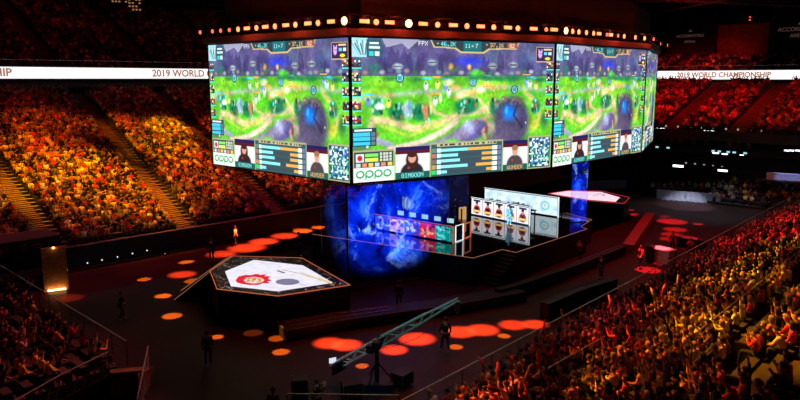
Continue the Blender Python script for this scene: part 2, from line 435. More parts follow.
    c.blob(.56, .67, .10, .095, (0.36, 0.33, 0.56), 1, .35, -.3); c.blob(.50, .69, .06, .06, (.55, .50, .66), .9, .5); c.blob(.54, .64, .055, .075, (0.64, 0.66, 0.80), .95, .7)
    c.line([(.62, .57), (.645, .62), (.615, .68), (.63, .73)], .016, (.80, .56, .48), .95, .5); c.blob(.635, .66, .012, .05, (.42, .22, .28), .9, .6); c.blob(.66, .66, .03, .07, (.70, .60, .58), .7, .7)
    c.blob(.03, .76, .06, .05, (.22, .46, .24), .8, .7)
    # markers and champions
    for cx, cy in ((.21, .27), (.78, .36), (.56, .30)):
        c.blob(cx, cy, .022, .038, (.10, .30, .40), 1, .25); c.blob(cx, cy, .015, .027, (0.25, 0.66, 0.80), 1, .5); c.ring(cx, cy, .012, .022, .12, (.70, .92, .95))
    for k, (cx, cy) in enumerate(((.33, .33), (.385, .32), (.425, .33), (.44, .38), (.63, .31), (.845, .30), (.865, .32), (.16, .45), (.07, .44), (.375, .44), (.90, .33))):
        c.blob(cx, cy, .014, .042, [(0.90, 0.90, 0.98), (.98, .86, .40), (.42, .55, .90)][k % 3], .95, .5); c.blob(cx, cy - .02, .006, .012, (.25, .2, .35), .7, .5)
        c.rect(cx - .022, cy - .062, cx + .022, cy - .05, [(.3, .8, .95), (.95, .62, .25)][k % 2])
    for k in range(60):
        c.blob(rng.random(), .27 + .36 * rng.random(), .005, .012, [(.95, .95, .8), (.12, .45, .2), (.9, .66, .35), (.3, .7, .8), (.96, .9, .4)][k % 5], .7, .6)
    c.blob(.55, .38, .07, .03, (.98, .70, .42), .8, .8); c.blob(.63, .33, .09, .03, (.98, .70, .42), .6, .9); c.blob(.48, .41, .03, .04, (.85, .45, .35), .7, .8)
    for k in range(14):
        x = rng.random(); c.blob(x, .265 + .02 * rng.random(), .05, .03, (.10, .42, .28), .7, .8)
    for cx, cy in ((.44, .30), (.50, .40), (.60, .36), (.47, .34)): c.blob(cx, cy, .035, .035, [(.96, .92, .80), (.95, .62, .40)][int(cx * 100) % 2], .8, .8)
    c.blob(.12, .47, .03, .03, (.96, .92, .94), .9, .5); c.blob(.40, .42, .010, .04, (.98, .95, .85), .9, .5)
    c.noise(16, .16); c.noise(60, .12)
    c.glyphs('+614', 248, 68, 2, (1, .62, .22))
    for k in range(5):
        y = .14 + k * .098
        for xx in (.0, .955):
            c.rect(xx + .004, y, xx + .04, y + .062, (.14, .18, .22)); c.speck(xx + .004, y, xx + .04, y + .055, [(.90, .88, .84), (.60, .15, .2), (.12, .40, .50), (.80, .72, .25), (.12, .10, .16)], 3, .9)
            c.rect(xx + .002, y + .058, xx + .042, y + .070, (.30, .88, .78))
    # corners
    c.rect(0, 0, .07, .13, (0.66, 0.86, 0.88), .9)
    for q in range(9): c.line([(.0 + .008 * q, .02 + .01 * (q % 3)), (.035 + .003 * q, .11)], .008, [(.25, .58, .64), (.92, 1, 1), (.14, .38, .44)][q % 3], .8)
    c.rect(.065, .01, .13, .13, (.14, .34, .38)); c.rect(.078, .025, .118, .04, (.85, .9, .9)); c.rect(.075, .055, .122, .07, (.8, .85, .85)); c.rect(.075, .09, .095, .12, (.2, .75, .8)); c.rect(.10, .09, .12, .12, (.8, .85, .85))
    c.poly([(.13, 0), (.30, 0), (.25, .07), (.22, .03), (.15, .06)], (.82, .82, .88), .55)
    c.rect(.895, .025, .995, .145, (.17, .14, .28)); c.frame(.895, .025, .995, .145, (.74, .62, .45), .0035)
    c.blob(.918, .085, .013, .035, (.84, .60, .95), 1, .3); c.rect(.907, .045, .912, .07, (.84, .60, .95)); c.rect(.924, .045, .929, .07, (.84, .60, .95)); c.rect(.912, .075, .916, .085, (.17, .14, .28)); c.rect(.921, .075, .925, .085, (.17, .14, .28))
    c.rect(.938, .04, .982, .055, (.85, .74, .55)); c.rect(.94, .066, .958, .09, (.3, .80, .88)); c.rect(.966, .066, .982, .09, (.9, .9, .95)); c.blob(.961, .118, .018, .014, (.95, .88, .1), 1, .3)
    # score header
    c.poly([(.35, 0), (.80, 0), (.785, .052), (.645, .058), (.615, .088), (.495, .088), (.465, .058), (.365, .052)], (.74, .66, .46))
    c.poly([(.356, 0), (.794, 0), (.78, .043), (.638, .048), (.609, .077), (.501, .077), (.472, .048), (.371, .043)], (.17, .22, .26))
    c.rect(.51, .0, .60, .07, (.08, .40, .44)); c.rect(.735, .004, .79, .045, (.62, .30, .20))
    c.glyphs('FPX', 118, 2, 1, (.9, .9, .95)); c.glyphs('11', 207, 4, 1, (.6, .98, .98)); c.glyphs('7', 228, 4, 1, (.95, .8, .7)); c.blob(.555, .035, .008, .012, (.9, .9, .6))
    c.glyphs('46.2K', 160, 2, 1, (.4, .95, .95)); c.glyphs('37.1K', 258, 2, 1, (.98, .72, .42)); c.blob(.385, .022, .007, .010, (.95, .85, .4)); c.blob(.628, .022, .007, .010, (.95, .85, .4))
    c.glyphs('G2', 299, 2, 1, (.98, .85, .75))
    # side info box
    c.rect(.0, .62, .105, .745, (.12, .22, .29), .95)
    for k in range(3): c.rect(.006, .65 + k * .032, .078, .674 + k * .032, (.22, .74, .86)); c.rect(.083, .65 + k * .032, .10, .674 + k * .032, (.35, .45, .5))
    c.rect(.01, .628, .085, .642, (.88, .92, .92)); c.speck(0, .745, .10, .775, [(.78, .82, .9), (.3, .4, .55)], 4, .7)
    # ------- bottom interface
    dark = (.16, .26, .28); edge = (.62, .62, .46)
    c.rect(.003, .775, .185, .998, edge); c.rect(.008, .785, .180, .998, dark)
    c.rect(.014, .80, .050, .86, (.85, .85, .85)); c.blob(.032, .83, .012, .022, (.78, .1, .2), 1, .2)
    c.rect(.055, .80, .112, .823, (.45, .88, .35)); c.rect(.055, .833, .112, .856, (.80, .88, .35))
    for i in range(4):
        for j in range(3): c.rect(.120 + i * .014, .797 + j * .022, .130 + i * .014, .812 + j * .022, (.78, .80, .74))
    for i in range(6): c.rect(.014 + i * .028, .868, .034 + i * .028, .892, [(.74, .78, .78), (.85, .5, .4), (.88, .76, .3)][i % 3])
    c.rect(.004, .90, .184, 1.0, (.97, .98, .97))
    # sponsor's name in thin green rounded letters
    g = (.04, .62, .34); y = .945
    for cx in (.033, .073, .113, .153):
        c.ring(cx, y, .0155, .0225, .24, g)
    c.rect(.0555, y, .0590, y + .042, g); c.rect(.0955, y, .0990, y + .042, g)
    portrait(c, .19, .765, .350, 1.0, (.22, .11, .10), (.13, .12, .14), (.50, .95, .95), 'GIMGOON', 1, True)
    c.rect(.352, .745, .725, 1.0, edge); c.rect(.357, .760, .720, 1.0, (.17, .32, .34))
    c.rect(.385, .762, .69, .778, (.74, .70, .52)); c.speck(.385, .762, .69, .778, [(.2, .24, .22)], 3, .5)
    lens = [.165, .085, .095, .135, .03]; rl = [.13, .055, .055, .085, .03]
    for k in range(5):
        y = .792 + k * .041
        c.rect(.385, y, .70, y + .031, (.21, .27, .30))
        c.rect(.361, y, .379, y + .031, [(.35, .5, .5), (.72, .4, .35), (.5, .38, .35), (.75, .55, .3), (.1, .85, .3)][k])
        c.rect(.385, y, .405, y + .031, (.75, .88, .9)); c.rect(.405, y + .003, .405 + lens[k], y + .026, (.52, .88, .95))
        c.rect(.668, y, .695, y + .031, (.94, .88, .82)); c.rect(.668 - rl[k], y + .003, .668, y + .026, (.98, .64, .30)); c.rect(.70, y, .716, y + .031, (.38, .45, .66))
    portrait(c, .728, .76, .862, 1.0, (.58, .40, .24), (.26, .24, .25), (.98, .6, .35), 'WUNDER', 1)
    c.rect(.864, .735, .998, 1.0, edge); c.rect(.870, .748, .992, .99, (.10, .22, .24))
    c.speck(.874, .752, .988, .985, [(.78, .95, .92), (.18, .52, .52), (.10, .26, .34), (.55, .82, .6), (.92, .94, .9), (.16, .36, .66)], 3, .85)
    c.line([(.88, .975), (.985, .76)], .01, (.2, .42, .78), .7)
    c.a = np.clip(c.a * 1.08 + .03, 0, 1)
    return c

# ------------------------------------------------------------------ shell: floor, walls, roof
def slab(name, pts, z0, z1, m): return struct(MB().prism(pts, z0, z1).build(name, m))
fl = [A(-6, -53.2), A(-6, -14), A(92, -8), A(92, -53.2)]
slab('floor', fl, -0.3, 0.0, M['floor'])
wl = [A(16.9, -53.2), A(62, -53.2), A(62, -52.75), A(16.9, -52.75)]
slab('wall_left', wl, 0, 1.8, M['wall'])
slab('wall_left', [A(8, -53.2), A(10.5, -53.2), A(10.5, -52.75), A(8, -52.75)], 0, 1.8, M['wall'])
struct(MB().box(A(39.5, -52.7, 1.79), (45, .1, .06), RU).build('trim_1', M['rail_metal']))
struct(MB().box(A(39.5, -52.66, .06), (45, .05, .05), RU).build('trim_2', M['red_paint']))
# hall shell far behind the stands
slab('wall_far', [A(132, -140), A(132, 60), A(133, 60), A(133, -140)], -1, 42, M['wall'])
slab('wall_side', [A(-60, -131), A(133, -131), A(133, -130), A(-60, -130)], -1, 42, M['wall'])
slab('ceiling', [A(-60, -131), A(133, -131), A(133, 60), A(-60, 60)], 40, 40.5, M['roof'])

# ------------------------------------------------------------------ stands
SEATS = []          # (world point on the bench, heading, section)
TREAD = 0.85
def stand(name, fr,  n_rows, rise, s0, s1, z0, aisles, section, lo_fn=None, hi_fn=None, TREAD=0.85, pitch=0.50, fill=0.93, wid=1.3, hole=None, ais_name='stairs'):
    """fr(s,t) -> plan point; s along the rows, t uphill"""
    mb = MB(); s1_0 = s1
    head = fr((s0 + s1) / 2, 0) - fr((s0 + s1) / 2, 1)
    heading = math.atan2(head.y, head.x) - PI / 2      # local +Y faces the arena floor
    for k in range(n_rows):
        t0 = k * TREAD; z = z0 + k * rise
        a = s0 + (lo_fn(t0) if lo_fn else 0); s1 = s1_0 + (hi_fn(t0) if hi_fn else 0)
        mb.prism([fr(a, t0), fr(s1, t0), fr(s1, t0 + TREAD), fr(a, t0 + TREAD)], z - 1.2, z)
        edges = [a] + sorted([q for c in aisles for q in (c[0] + c[1] * t0 - wid / 2 - .15, c[0] + c[1] * t0 + wid / 2 + .55)]) + [s1]
        for i in range(0, len(edges) - 1, 2):
            b0, b1 = edges[i], edges[i + 1]
            if b1 - b0 < .6: continue
            tb = t0 + TREAD - .40
            mb.prism([fr(b0, tb), fr(b1, tb), fr(b1, tb + .36), fr(b0, tb + .36)], z, z + .40)
            n = int((b1 - b0) / pitch)
            for q in range(n):
                s = b0 + (q + .5) * (b1 - b0) / n
                if hole and hole(s, t0): continue
                if rng.random() < fill:
                    p = fr(s + .16 * (rng.random() - .5), tb + .14 + .12 * (rng.random() - .5))
                    SEATS.append((Vector((p.x, p.y, z)), heading, section, k, s))
    struct(mb.build(name, M['terrace']))
    for c in aisles:
        st = MB()
        for k in range(2 * n_rows):
            t0 = k * TREAD / 2; z = z0 + (k // 2) * rise + (rise / 2 if k % 2 else 0) + .02
            s = c[0] + c[1] * t0
            st.prism([fr(s - wid / 2, t0), fr(s + wid / 2, t0), fr(s + wid / 2, t0 + TREAD / 2 - .02), fr(s - wid / 2, t0 + TREAD / 2 - .02)], z - .14, z)
        struct(st.build(ais_name, M['stairs']))
    return heading

F_left = lambda s, t: A(s, -53.2 - t)
stand('lower_stand', F_left, 48, .2225, 8, 62, 1.75, [(17.4, 0), (27.8, .1), (37.2, .1), (47.0, .1)], 'left', TREAD=.62, pitch=.43)
F_end = lambda s, t: A(88 + t, s)
stand('far_stand', F_end, 22, .262, -53, -10, 7.7, [(-39.3, 0), (-31.2, 0), (-23, 0)], 'end', wid=1.9, TREAD=.73)
F_upl = lambda s, t: A(s, -84.6 - t)
stand('upper_stand', F_upl, 24, .42, -30, 62, 14.2, [(-18, 0), (-6, 0), (6, 0), (18, 0), (30, 0), (42, 0), (54, 0)], 'upl', fill=.8, pitch=.6)
F_upe = lambda s, t: A(106 + t, s)
stand('upper_far_stand', F_upe, 7, .42, -62, 0, 14.2, [(-48, 0), (-30, 0), (-14, 0)], 'upe', fill=.8, pitch=.6)
F_near = lambda s, t: A(12.0 - t, s)
stand('corner_stand', F_near, 11, .10, -49, -30.0, 1.3, [], 'near', pitch=.66, fill=.66, hi_fn=lambda t: .42 * t)
RD = Vector((1, -.07)).normalized()      # the long rail runs a little off the hall's axis
def F_right(s, t):
    u = 17 + RD.x * s - RD.y * t; n = -16.6 + RD.y * s + RD.x * t
    return A(u, n)
def vom(s, t):      # the dark way out in the near stand
    return (2.7 < s < 5.6 and 8.7 < t < 11.6) or (s > 6.2 and 7.7 < t < 8.6) or (3 < s < 8 and 3.2 < t < 4.2) or (rng.random() < .05)
stand('near_stand', F_right, 22, .306, -1, 66, 1.4, [(31.5, 0)], 'right', hole=vom, pitch=.58, fill=.93, wid=.9)
stand('low_far_stand', lambda s, t: A(80.5 + t, s), 7, .22, -31, -12, .3, [], 'low', fill=.7, pitch=.6)
# blocks that carry the upper stands, with the dark concourse between
slab('wall_concourse', [A(-30, -88), A(62, -88), A(62, -87.4), A(-30, -87.4)], 9, 12.9, M['wall'])
slab('wall_end', [A(89.6, -56), A(89.6, -4), A(90.2, -4), A(90.2, -56)], 0, 7.3, M['wall'])

# ------------------------------------------------------------------ people
def skinned(name, chains, m, sub=1):
    """chains: lists of (x,y,z,r) sharing equal points; grown into one skin"""
    bm = bmesh.new(); lay = bm.verts.layers.skin.verify(); seen = {}
    first = True
    for ch in chains:
        prev = None
        for (x, y, z, r) in ch:
            k = (round(x, 4), round(y, 4), round(z, 4)); v = seen.get(k)
            if v is None:
                v = bm.verts.new((x, y, z)); seen[k] = v
                rr = r if isinstance(r, tuple) else (r, r)
                v[lay].radius = rr; v[lay].use_root = first; first = False
            if prev is not None and prev is not v and bm.edges.get((prev, v)) is None: bm.edges.new((prev, v))
            prev = v
    me = bpy.data.meshes.new(name + '_c'); bm.to_mesh(me); bm.free()
    o = bpy.data.objects.new(name + '_c', me); COL.objects.link(o)
    sk = o.modifiers.new('skin', 'SKIN'); sk.use_smooth_shade = True
    if sub: ss = o.modifiers.new('sub', 'SUBSURF'); ss.levels = sub; ss.render_levels = sub
    dg = bpy.context.evaluated_depsgraph_get(); dg.update()
    ev = o.evaluated_get(dg); out = bpy.data.meshes.new_from_object(ev)
    out.name = name; bpy.data.objects.remove(o)
    out.materials.clear(); out.materials.append(m)
    for p in out.polygons: p.use_smooth = True
    return out

def hand_chains(w, d, side):
    """palm and five fingers growing out of wrist w along direction d"""
    w = Vector(w); d = Vector(d).normalized(); a = d.cross(Vector((0, 0, 1)) if abs(d.z) < .9 else Vector((0, 1, 0))).normalized() * side
    b = d.cross(a).normalized(); palm = w + d * .05; out = [[(*w, .027), (*palm, (.040, .022))]]
    for i, (o, l) in enumerate(((-.030, .060), (-.010, .075), (.010, .080), (.030, .070))):
        k = palm + d * .04 + a * o; e = k + d * l * .55 + b * .012; f = e + d * l * .35 + b * .02
        out.append([(*palm, (.040, .022)), (*k, .010), (*e, .009), (*f, .008)])
    t = w + d * .045 - a * .045; t2 = t + d * .035 - a * .015
    out.append([(*palm, (.040, .022)), (*t, .012), (*t2, .010)])
    return out

def person_meshes(tagname, pose):
    """pose: dict with hip, chest, neck, head, arms [(shoulder, elbow, wrist)]*2, legs [(hip, knee, ankle, toe)]*2"""
    P = pose; hip, ch, nk, hd = P['hip'], P['chest'], P['neck'], P['head']
    hv, nv = Vector(hd), Vector(nk); up = (hv - nv).normalized(); fw = Vector(P.get('look', (0, 1, 0)))
    body = [[(*hip, (.15, .11)), (*((Vector(hip) + Vector(ch)) / 2), (.135, .10)), (*ch, (.16, .105)), (*nk, .055)]]
    top = hv + up * .07
    face = hv + fw * .035
    body.append([(*nk, .055), (*(hv - up * .07 + fw * .02), (.065, .07)), (*hv, (.082, .095)), (*top, (.066, .078))])
    nose = hv - up * .02 + fw * .112
    body.append([(*hv, (.082, .095)), (*nose, .014)])
    side = up.cross(fw).normalized()
    for q in (-1, 1): body.append([(*hv, (.082, .095)), (*(hv + side * q * .094 - up * .01), .017)])
    for q, (s, e, w) in zip((-1, 1), P['arms']):
        body.append([(*ch, (.16, .105)), (*s, .058), (*e, .042), (*w, .027)])
        body += hand_chains(w, Vector(w) - Vector(e), q)
    for (h, k, a, t) in P['legs']:
        body.append([(*hip, (.15, .11)), (*h, .085), (*k, .058), (*a, .04), (*t, .032)])
    bm_ = skinned(tagname, body, M['skin'])
    mid = tuple((Vector(hip) + Vector(ch)) / 2)
    g = .018
    col = tuple(Vector(ch).lerp(Vector(nk), .62))
    sh = [[(*hip, (.165 + g, .125 + g)), (*mid, (.145 + g, .11 + g)), (*ch, (.165 + g, .11 + g)), (*col, .075)]]
    for (s, e, w) in P['arms']:
        sh.append([(*ch, (.165 + g, .11 + g)), (*s, .066 + g * .5), (*e, .048 + g * .4), (*Vector(e).lerp(Vector(w), .80), .036)])
    shirt = skinned(tagname + '_shirt', sh, M['shirt_white'])
    tr = []
    for (h, k, a, t) in P['legs']:
        tr.append([(hip[0], hip[1], hip[2] - .02, (.165, .125)), (*h, .10), (*k, .070), (*Vector(k).lerp(Vector(a), .9), .055)])
    trou = skinned(tagname + '_trousers', tr, M['trousers'])
    # hair: a cap open at the face
    mb = MB(); nu, nv_ = 14, 9; r = .108; vs = []; fs = []
    long_ = P.get('long', False)
    right = side
    ctr = hv + up * .035 - fw * .018
    for i in range(nv_):
        th = (PI * (.80 if long_ else .62)) * i / (nv_ - 1)
        for j in range(nu):
            a = 2 * PI * j / nu; fy = math.cos(a)
            thh = th * (1 - .42 * max(0, fy) ** 1.0)
            rr = r * (1.0 + .04 * math.sin(5 * a + i))
            p = ctr + up * (rr * 1.02 * math.cos(thh)) + fw * (rr * 1.05 * math.sin(thh) * fy) + right * (rr * .92 * math.sin(thh) * math.sin(a))
            if long_ and fy < .3 and i > 5: p -= up * (.045 * (i - 5))
            vs.append(p)
    for i in range(nv_ - 1):
        for j in range(nu):
            a = i * nu + j; b = i * nu + (j + 1) % nu
            fs.append((a, b, b + nu, a + nu))
    mb.add(vs, fs); hm = mb.mesh(tagname + '_hair', M['hair_black'])
    for p in hm.polygons: p.use_smooth = True
    return dict(body=bm_, shirt=shirt, trousers=trou, hair=hm)

def sit(arms, lean=0.0, long=False, look=(0, 1, 0)):
    ch = (0, .02 + lean, .84); nk = (0, .035 + lean * 1.5, 1.01); hd = (0, .05 + lean * 1.8, 1.15)
    legs = [((-.10, .06, .50), (-.12, .44, .50), (-.11, .47, .10), (-.12, .60, .05)), ((.10, .06, .50), (.12, .44, .50), (.11, .47, .10), (.12, .60, .05))]
    sh = [(-.185, .02 + lean, .93), (.185, .02 + lean, .93)]
    return dict(hip=(0, 0, .52), chest=ch, neck=nk, head=hd, arms=[(sh[0], *arms[0]), (sh[1], *arms[1])], legs=legs, long=long, look=look)
def stand_pose(arms, dx=0.0, long=False, look=(0, 1, 0), step=0.0):
    legs = [((-.10, 0, .88), (-.11, .02 + step, .50), (-.12, -.01 + step * 2, .09), (-.13, .12 + step * 2, .05)), ((.10, 0, .88), (.11, .02 - step, .50), (.12, -.02 - step * 2, .09), (.13, .11 - step * 2, .05))]
    sh = [(-.19, 0, 1.40), (.19, 0, 1.40)]
    return dict(hip=(0, 0, .95), chest=(dx, 0, 1.30), neck=(dx, .01, 1.48), head=(dx, .03, 1.63), arms=[(sh[0], *arms[0]), (sh[1], *arms[1])], legs=legs, long=long, look=look)

POSES = {
 'hands in lap':   person_meshes('person_lap', sit([((-.25, .08, .68), (-.10, .27, .60)), ((.25, .08, .68), (.10, .27, .60))])),
 'both arms raised': person_meshes('person_cheer', sit([((-.33, .06, 1.13), (-.30, .12, 1.40)), ((.33, .06, 1.13), (.30, .12, 1.40))])),
 'one arm raised': person_meshes('person_wave', sit([((-.25, .08, .68), (-.10, .27, .60)), ((.30, .10, 1.14), (.24, .18, 1.40))], long=True, look=(.3, .954, 0))),
 'hands clapping': person_meshes('person_clap', sit([((-.26, .16, .74), (-.05, .33, .93)), ((.26, .16, .74), (.05, .33, .93))], lean=.03)),
 'leaning forward': person_meshes('person_lean', sit([((-.22, .28, .70), (-.06, .44, .62)), ((.22, .28, .70), (.06, .44, .62))], lean=.14, look=(-.2, .98, 0))),
 'phone held up':  person_meshes('person_film', sit([((-.22, .20, .92), (-.07, .34, 1.16)), ((.22, .20, .92), (.07, .34, 1.16))], look=(0, 1, 0), long=True)),
}
STAND = {
 'arms down': person_meshes('crew_still', stand_pose([((-.24, -.02, 1.13), (-.25, .08, .88)), ((.24, -.02, 1.13), (.25, .08, .88))])),
 'walking':   person_meshes('crew_walk', stand_pose([((-.24, .08, 1.15), (-.24, .24, .97)), ((.24, -.10, 1.14), (.25, -.04, .88))], step=.09)),
 'arm up':    person_meshes('crew_point', stand_pose([((-.24, -.02, 1.13), (-.25, .08, .88)), ((.28, .20, 1.36), (.30, .42, 1.46))], long=False)),
 'filming':   person_meshes('crew_film', stand_pose([((-.24, .18, 1.22), (-.09, .34, 1.44)), ((.24, .18, 1.22), (.09, .34, 1.44))])),
}
def make_person(ms, loc, rz, shirt, hair, label, group=None, scale=1.0, trousers=None, parts=True):
    o = bpy.data.objects.new('person', ms['body']); COL.objects.link(o)
    o.location = loc; o.rotation_euler = (0, 0, rz); o.scale = (scale,) * 3
    tag(o, label, 'person', group)
    for nm, key, m in (('shirt', 'shirt', M['shirt_' + shirt]), ('trousers', 'trousers', trousers), ('hair', 'hair', M['hair_' + hair])):
        c = bpy.data.objects.new(nm, ms[key]); COL.objects.link(c); c.parent = o
        if m:
            c.material_slots[0].link = 'OBJECT'; c.material_slots[0].material = m
    return o

# the 300 that show largest become people of their own
def infr(p, m=6): 
    q = PJ((p.x, p.y, p.z + 1.0)); return -m < q[0] < 800 + m and -m < q[1] < 400 + m
order = []
for i, (p, h, sec, k, s) in enumerate(SEATS):
    if sec in ('right', 'near') and infr(p): order.append(((p - Vector((0, 0, CAMZ))).length, i))
order.sort(); chosen = set(i for _, i in order[:292])
ORD = ['first', 'second', 'third', 'fourth', 'fifth', 'sixth', 'seventh', 'eighth', 'ninth', 'tenth', 'eleventh', 'twelfth', 'thirteenth', 'fourteenth', 'fifteenth', 'sixteenth', 'seventeenth', 'eighteenth', 'nineteenth', 'twentieth', 'twenty-first', 'twenty-second', 'twenty-third']
def zone(sec, s):
    if sec == 'near': return 'of the dim corner stand'
    if s < 5: return 'beside the crane'
    if s < 9: return 'just past the crane'
    if s < 14: return 'facing the low black platform'
    if s < 20: return 'facing the stage stairs'
    return 'facing the red tables'
used = set(); pose_names = list(POSES)
shirt_w = {'white': 3, 'yellow': 5, 'red': 4, 'black': 6, 'grey': 3, 'orange': 2.2, 'navy': 2.2, 'maroon': 2.2}
hair_w = {'black': 6, 'brown': 4, 'fair': 1.4, 'grey': .8}
def pick(d): return random.choices(list(d), list(d.values()))[0]
STICKS = []
for i in sorted(chosen):
    p, h, sec, k, s = SEATS[i]
    for tr in range(60):
        sh, ha = pick(shirt_w), pick(hair_w)
        po = random.choices(pose_names, [5, 3, 3, 4, 4, 2])[0]
        lb = f"{ha} haired person in {sh} top, {po}, {ORD[k]} row {zone(sec, s)}"
        if lb not in used: break
    used.add(lb)
    o = make_person(POSES[po], p, h + random.uniform(-.25, .25), sh, ha, lb, 'seated fans nearest the camera', random.uniform(.93, 1.05))
    if po == 'both arms raised': STICKS.append((o, sh, k, zone(sec, s)))

stick0 = None
for k, (o, sh, row, zn) in enumerate(STICKS[:16]):
    col_ = ('red', 'yellow')[k % 2]
    key = 'stick_' + col_
    if key not in M: M[key] = mat('inflated_film_' + col_, (.75, .04, .04, 1) if col_ == 'red' else (.85, .55, .12, 1), .35)
    q = MB(); q.tube((0, 0, 0), (0, 0, .52), .045, 10); q.ball((0, 0, .52), .045, 10, 6); q.ball((0, 0, 0), .045, 10, 6)
    t = q.build('cheering_stick', M[key], None, smooth=True)
    side = -1 if k % 3 else 1
    mw = Matrix.Translation(o.location) @ Matrix.Rotation(o.rotation_euler.z, 4, 'Z') @ Matrix.Scale(o.scale.x, 4)
    t.location = mw @ Vector((side * .30, .14, 1.42)); t.rotation_euler = (random.uniform(-.5, .3), random.uniform(-.6, .6), o.rotation_euler.z)
    tag(t, f"{col_} inflated stick raised by a {sh}-topped person, {ORD[row]} row {zn}", 'cheering stick', 'inflated cheering sticks')

# everyone else in the stands, one mass of small figures
def lowpoly(arms):
    mb = MB(); part = []
    def mark(n0, kind): part.extend([kind] * (len(mb.v) - n0))
    n = len(mb.v)
    mb.add([(-.16, -.09, .42), (.16, -.09, .42), (.16, .11, .42), (-.16, .11, .42), (-.21, -.08, .93), (.21, -.08, .93), (.20, .12, .93), (-.20, .12, .93), (-.06, -.04, 1.02), (.06, -.04, 1.02), (.06, .08, 1.02), (-.06, .08, 1.02)],
           [(0, 1, 5, 4), (1, 2, 6, 5), (2, 3, 7, 6), (3, 0, 4, 7), (4, 5, 9, 8), (5, 6, 10, 9), (6, 7, 11, 10), (7, 4, 8, 11)]); mark(n, 0)
    n = len(mb.v); mb.ball((0, .035, 1.15), .115, 6, 5, (.88, 1, 1.12))
    for v in mb.v[n:]: part.append(2 if (v[2] > 1.20 or v[1] < .02) else 1)
    n = len(mb.v); mb.box((0, .28, .47), (.34, .40, .14)); mb.box((0, .44, .22), (.32, .12, .42)); mark(n, 3)
    for (e, w) in arms:
        sx = .19 if e[0] > 0 else -.19
        n = len(mb.v); mb.tube((sx, .02, .92), e, .06, 4, .05); mark(n, 0); n = len(mb.v); mb.tube(e, w, .045, 4, .04); mark(n, 1)
    fs = []
    for f in mb.f:
        if len(f) == 3: fs.append(f)
        else:
            for q in range(1, len(f) - 1): fs.append((f[0], f[q], f[q + 1]))
    return np.array(mb.v), np.array(fs), np.array(part)
LP = [lowpoly([((-.25, .08, .68), (-.08, .27, .62)), ((.25, .08, .68), (.08, .27, .62))]),
      lowpoly([((-.32, .06, 1.10), (-.28, .12, 1.38)), ((.32, .06, 1.10), (.28, .12, 1.38))]),
      lowpoly([((-.25, .08, .68), (-.08, .27, .62)), ((.30, .10, 1.12), (.22, .18, 1.36))]),
      lowpoly([((-.26, .16, .74), (-.05, .34, .95)), ((.26, .16, .74), (.05, .34, .95))])]
rest = [i for i in range(len(SEATS)) if i not in chosen]
def seen_by_any(p, sec):
    q = PJ((p.x, p.y, p.z + 1)); 
    if sec in ('right', 'near'): return q[2] > 4 and -160 < q[0] < 960 and q[1] < 520
    return q[2] > 0 and -60 < q[0] < 900 and q[1] > -30
rest = [i for i in rest if seen_by_any(SEATS[i][0], SEATS[i][2])]
print('crowd', len(rest), 'people', len(chosen))
pal = np.array([(.80, .70, .52), (.88, .66, .10), (.62, .03, .04), (.012, .012, .015), (.16, .15, .15), (.74, .30, .05), (.03, .03, .09), (.50, .40, .30), (.012, .012, .012), (.20, .02, .03)])
palw = np.array([.08, .12, .11, .22, .10, .09, .06, .05, .12, .05]); palw = palw / palw.sum()
hp = np.array([(.008, .007, .006), (.05, .025, .012), (.35, .22, .1)])
VV, FF, CC = [], [], []; base = 0
for i in rest:
    p, h, sec, k, s = SEATS[i]
    v, f, part = LP[rng.choice(4, p=[.46, .14, .18, .22])]
    a = h + rng.normal() * .15; ca, sa = math.cos(a), math.sin(a); sc = (.78 if sec == 'left' else .86) + .14 * rng.random()
    x = (v[:, 0] * ca - v[:, 1] * sa) * sc + p.x; y = (v[:, 0] * sa + v[:, 1] * ca) * sc + p.y; z = v[:, 2] * sc + p.z
    VV.append(np.stack([x, y, z], 1)); FF.append(f + base); base += len(v)
    w = palw
    cl = pal[rng.choice(len(pal), p=w)] * (.25 + .85 * rng.random() ** 1.4); sk = np.array((.46, .25, .16)) * (.5 + .6 * rng.random()); hr = hp[rng.choice(3, p=[.6, .3, .1])]
    lut = np.array([cl, sk, hr, (.02, .02, .03)]); CC.append(lut[part])
V_ = np.concatenate(VV); F_ = np.concatenate(FF); C_ = np.concatenate(CC)
me = bpy.data.meshes.new('crowd'); me.vertices.add(len(V_)); me.vertices.foreach_set('co', V_.astype(np.float32).ravel())
me.loops.add(F_.size); me.loops.foreach_set('vertex_index', F_.astype(np.int32).ravel())
me.polygons.add(len(F_)); me.polygons.foreach_set('loop_start', np.arange(0, F_.size, 3, dtype=np.int32))
try: me.polygons.foreach_set('loop_total', np.full(len(F_), 3, dtype=np.int32))
except Exception: pass
me.update(calc_edges=True)
at = me.attributes.new('tint', 'FLOAT_COLOR', 'POINT'); c4 = np.ones((len(V_), 4), np.float32); c4[:, :3] = np.clip(C_, 0, 1)
at.data.foreach_set('color', c4.ravel()); me.materials.append(M['crowd'])
o = bpy.data.objects.new('crowd', me); COL.objects.link(o)
tag(o, 'dense crowd of distant fans filling the stepped stands all round the hall', 'crowd', kind='stuff')

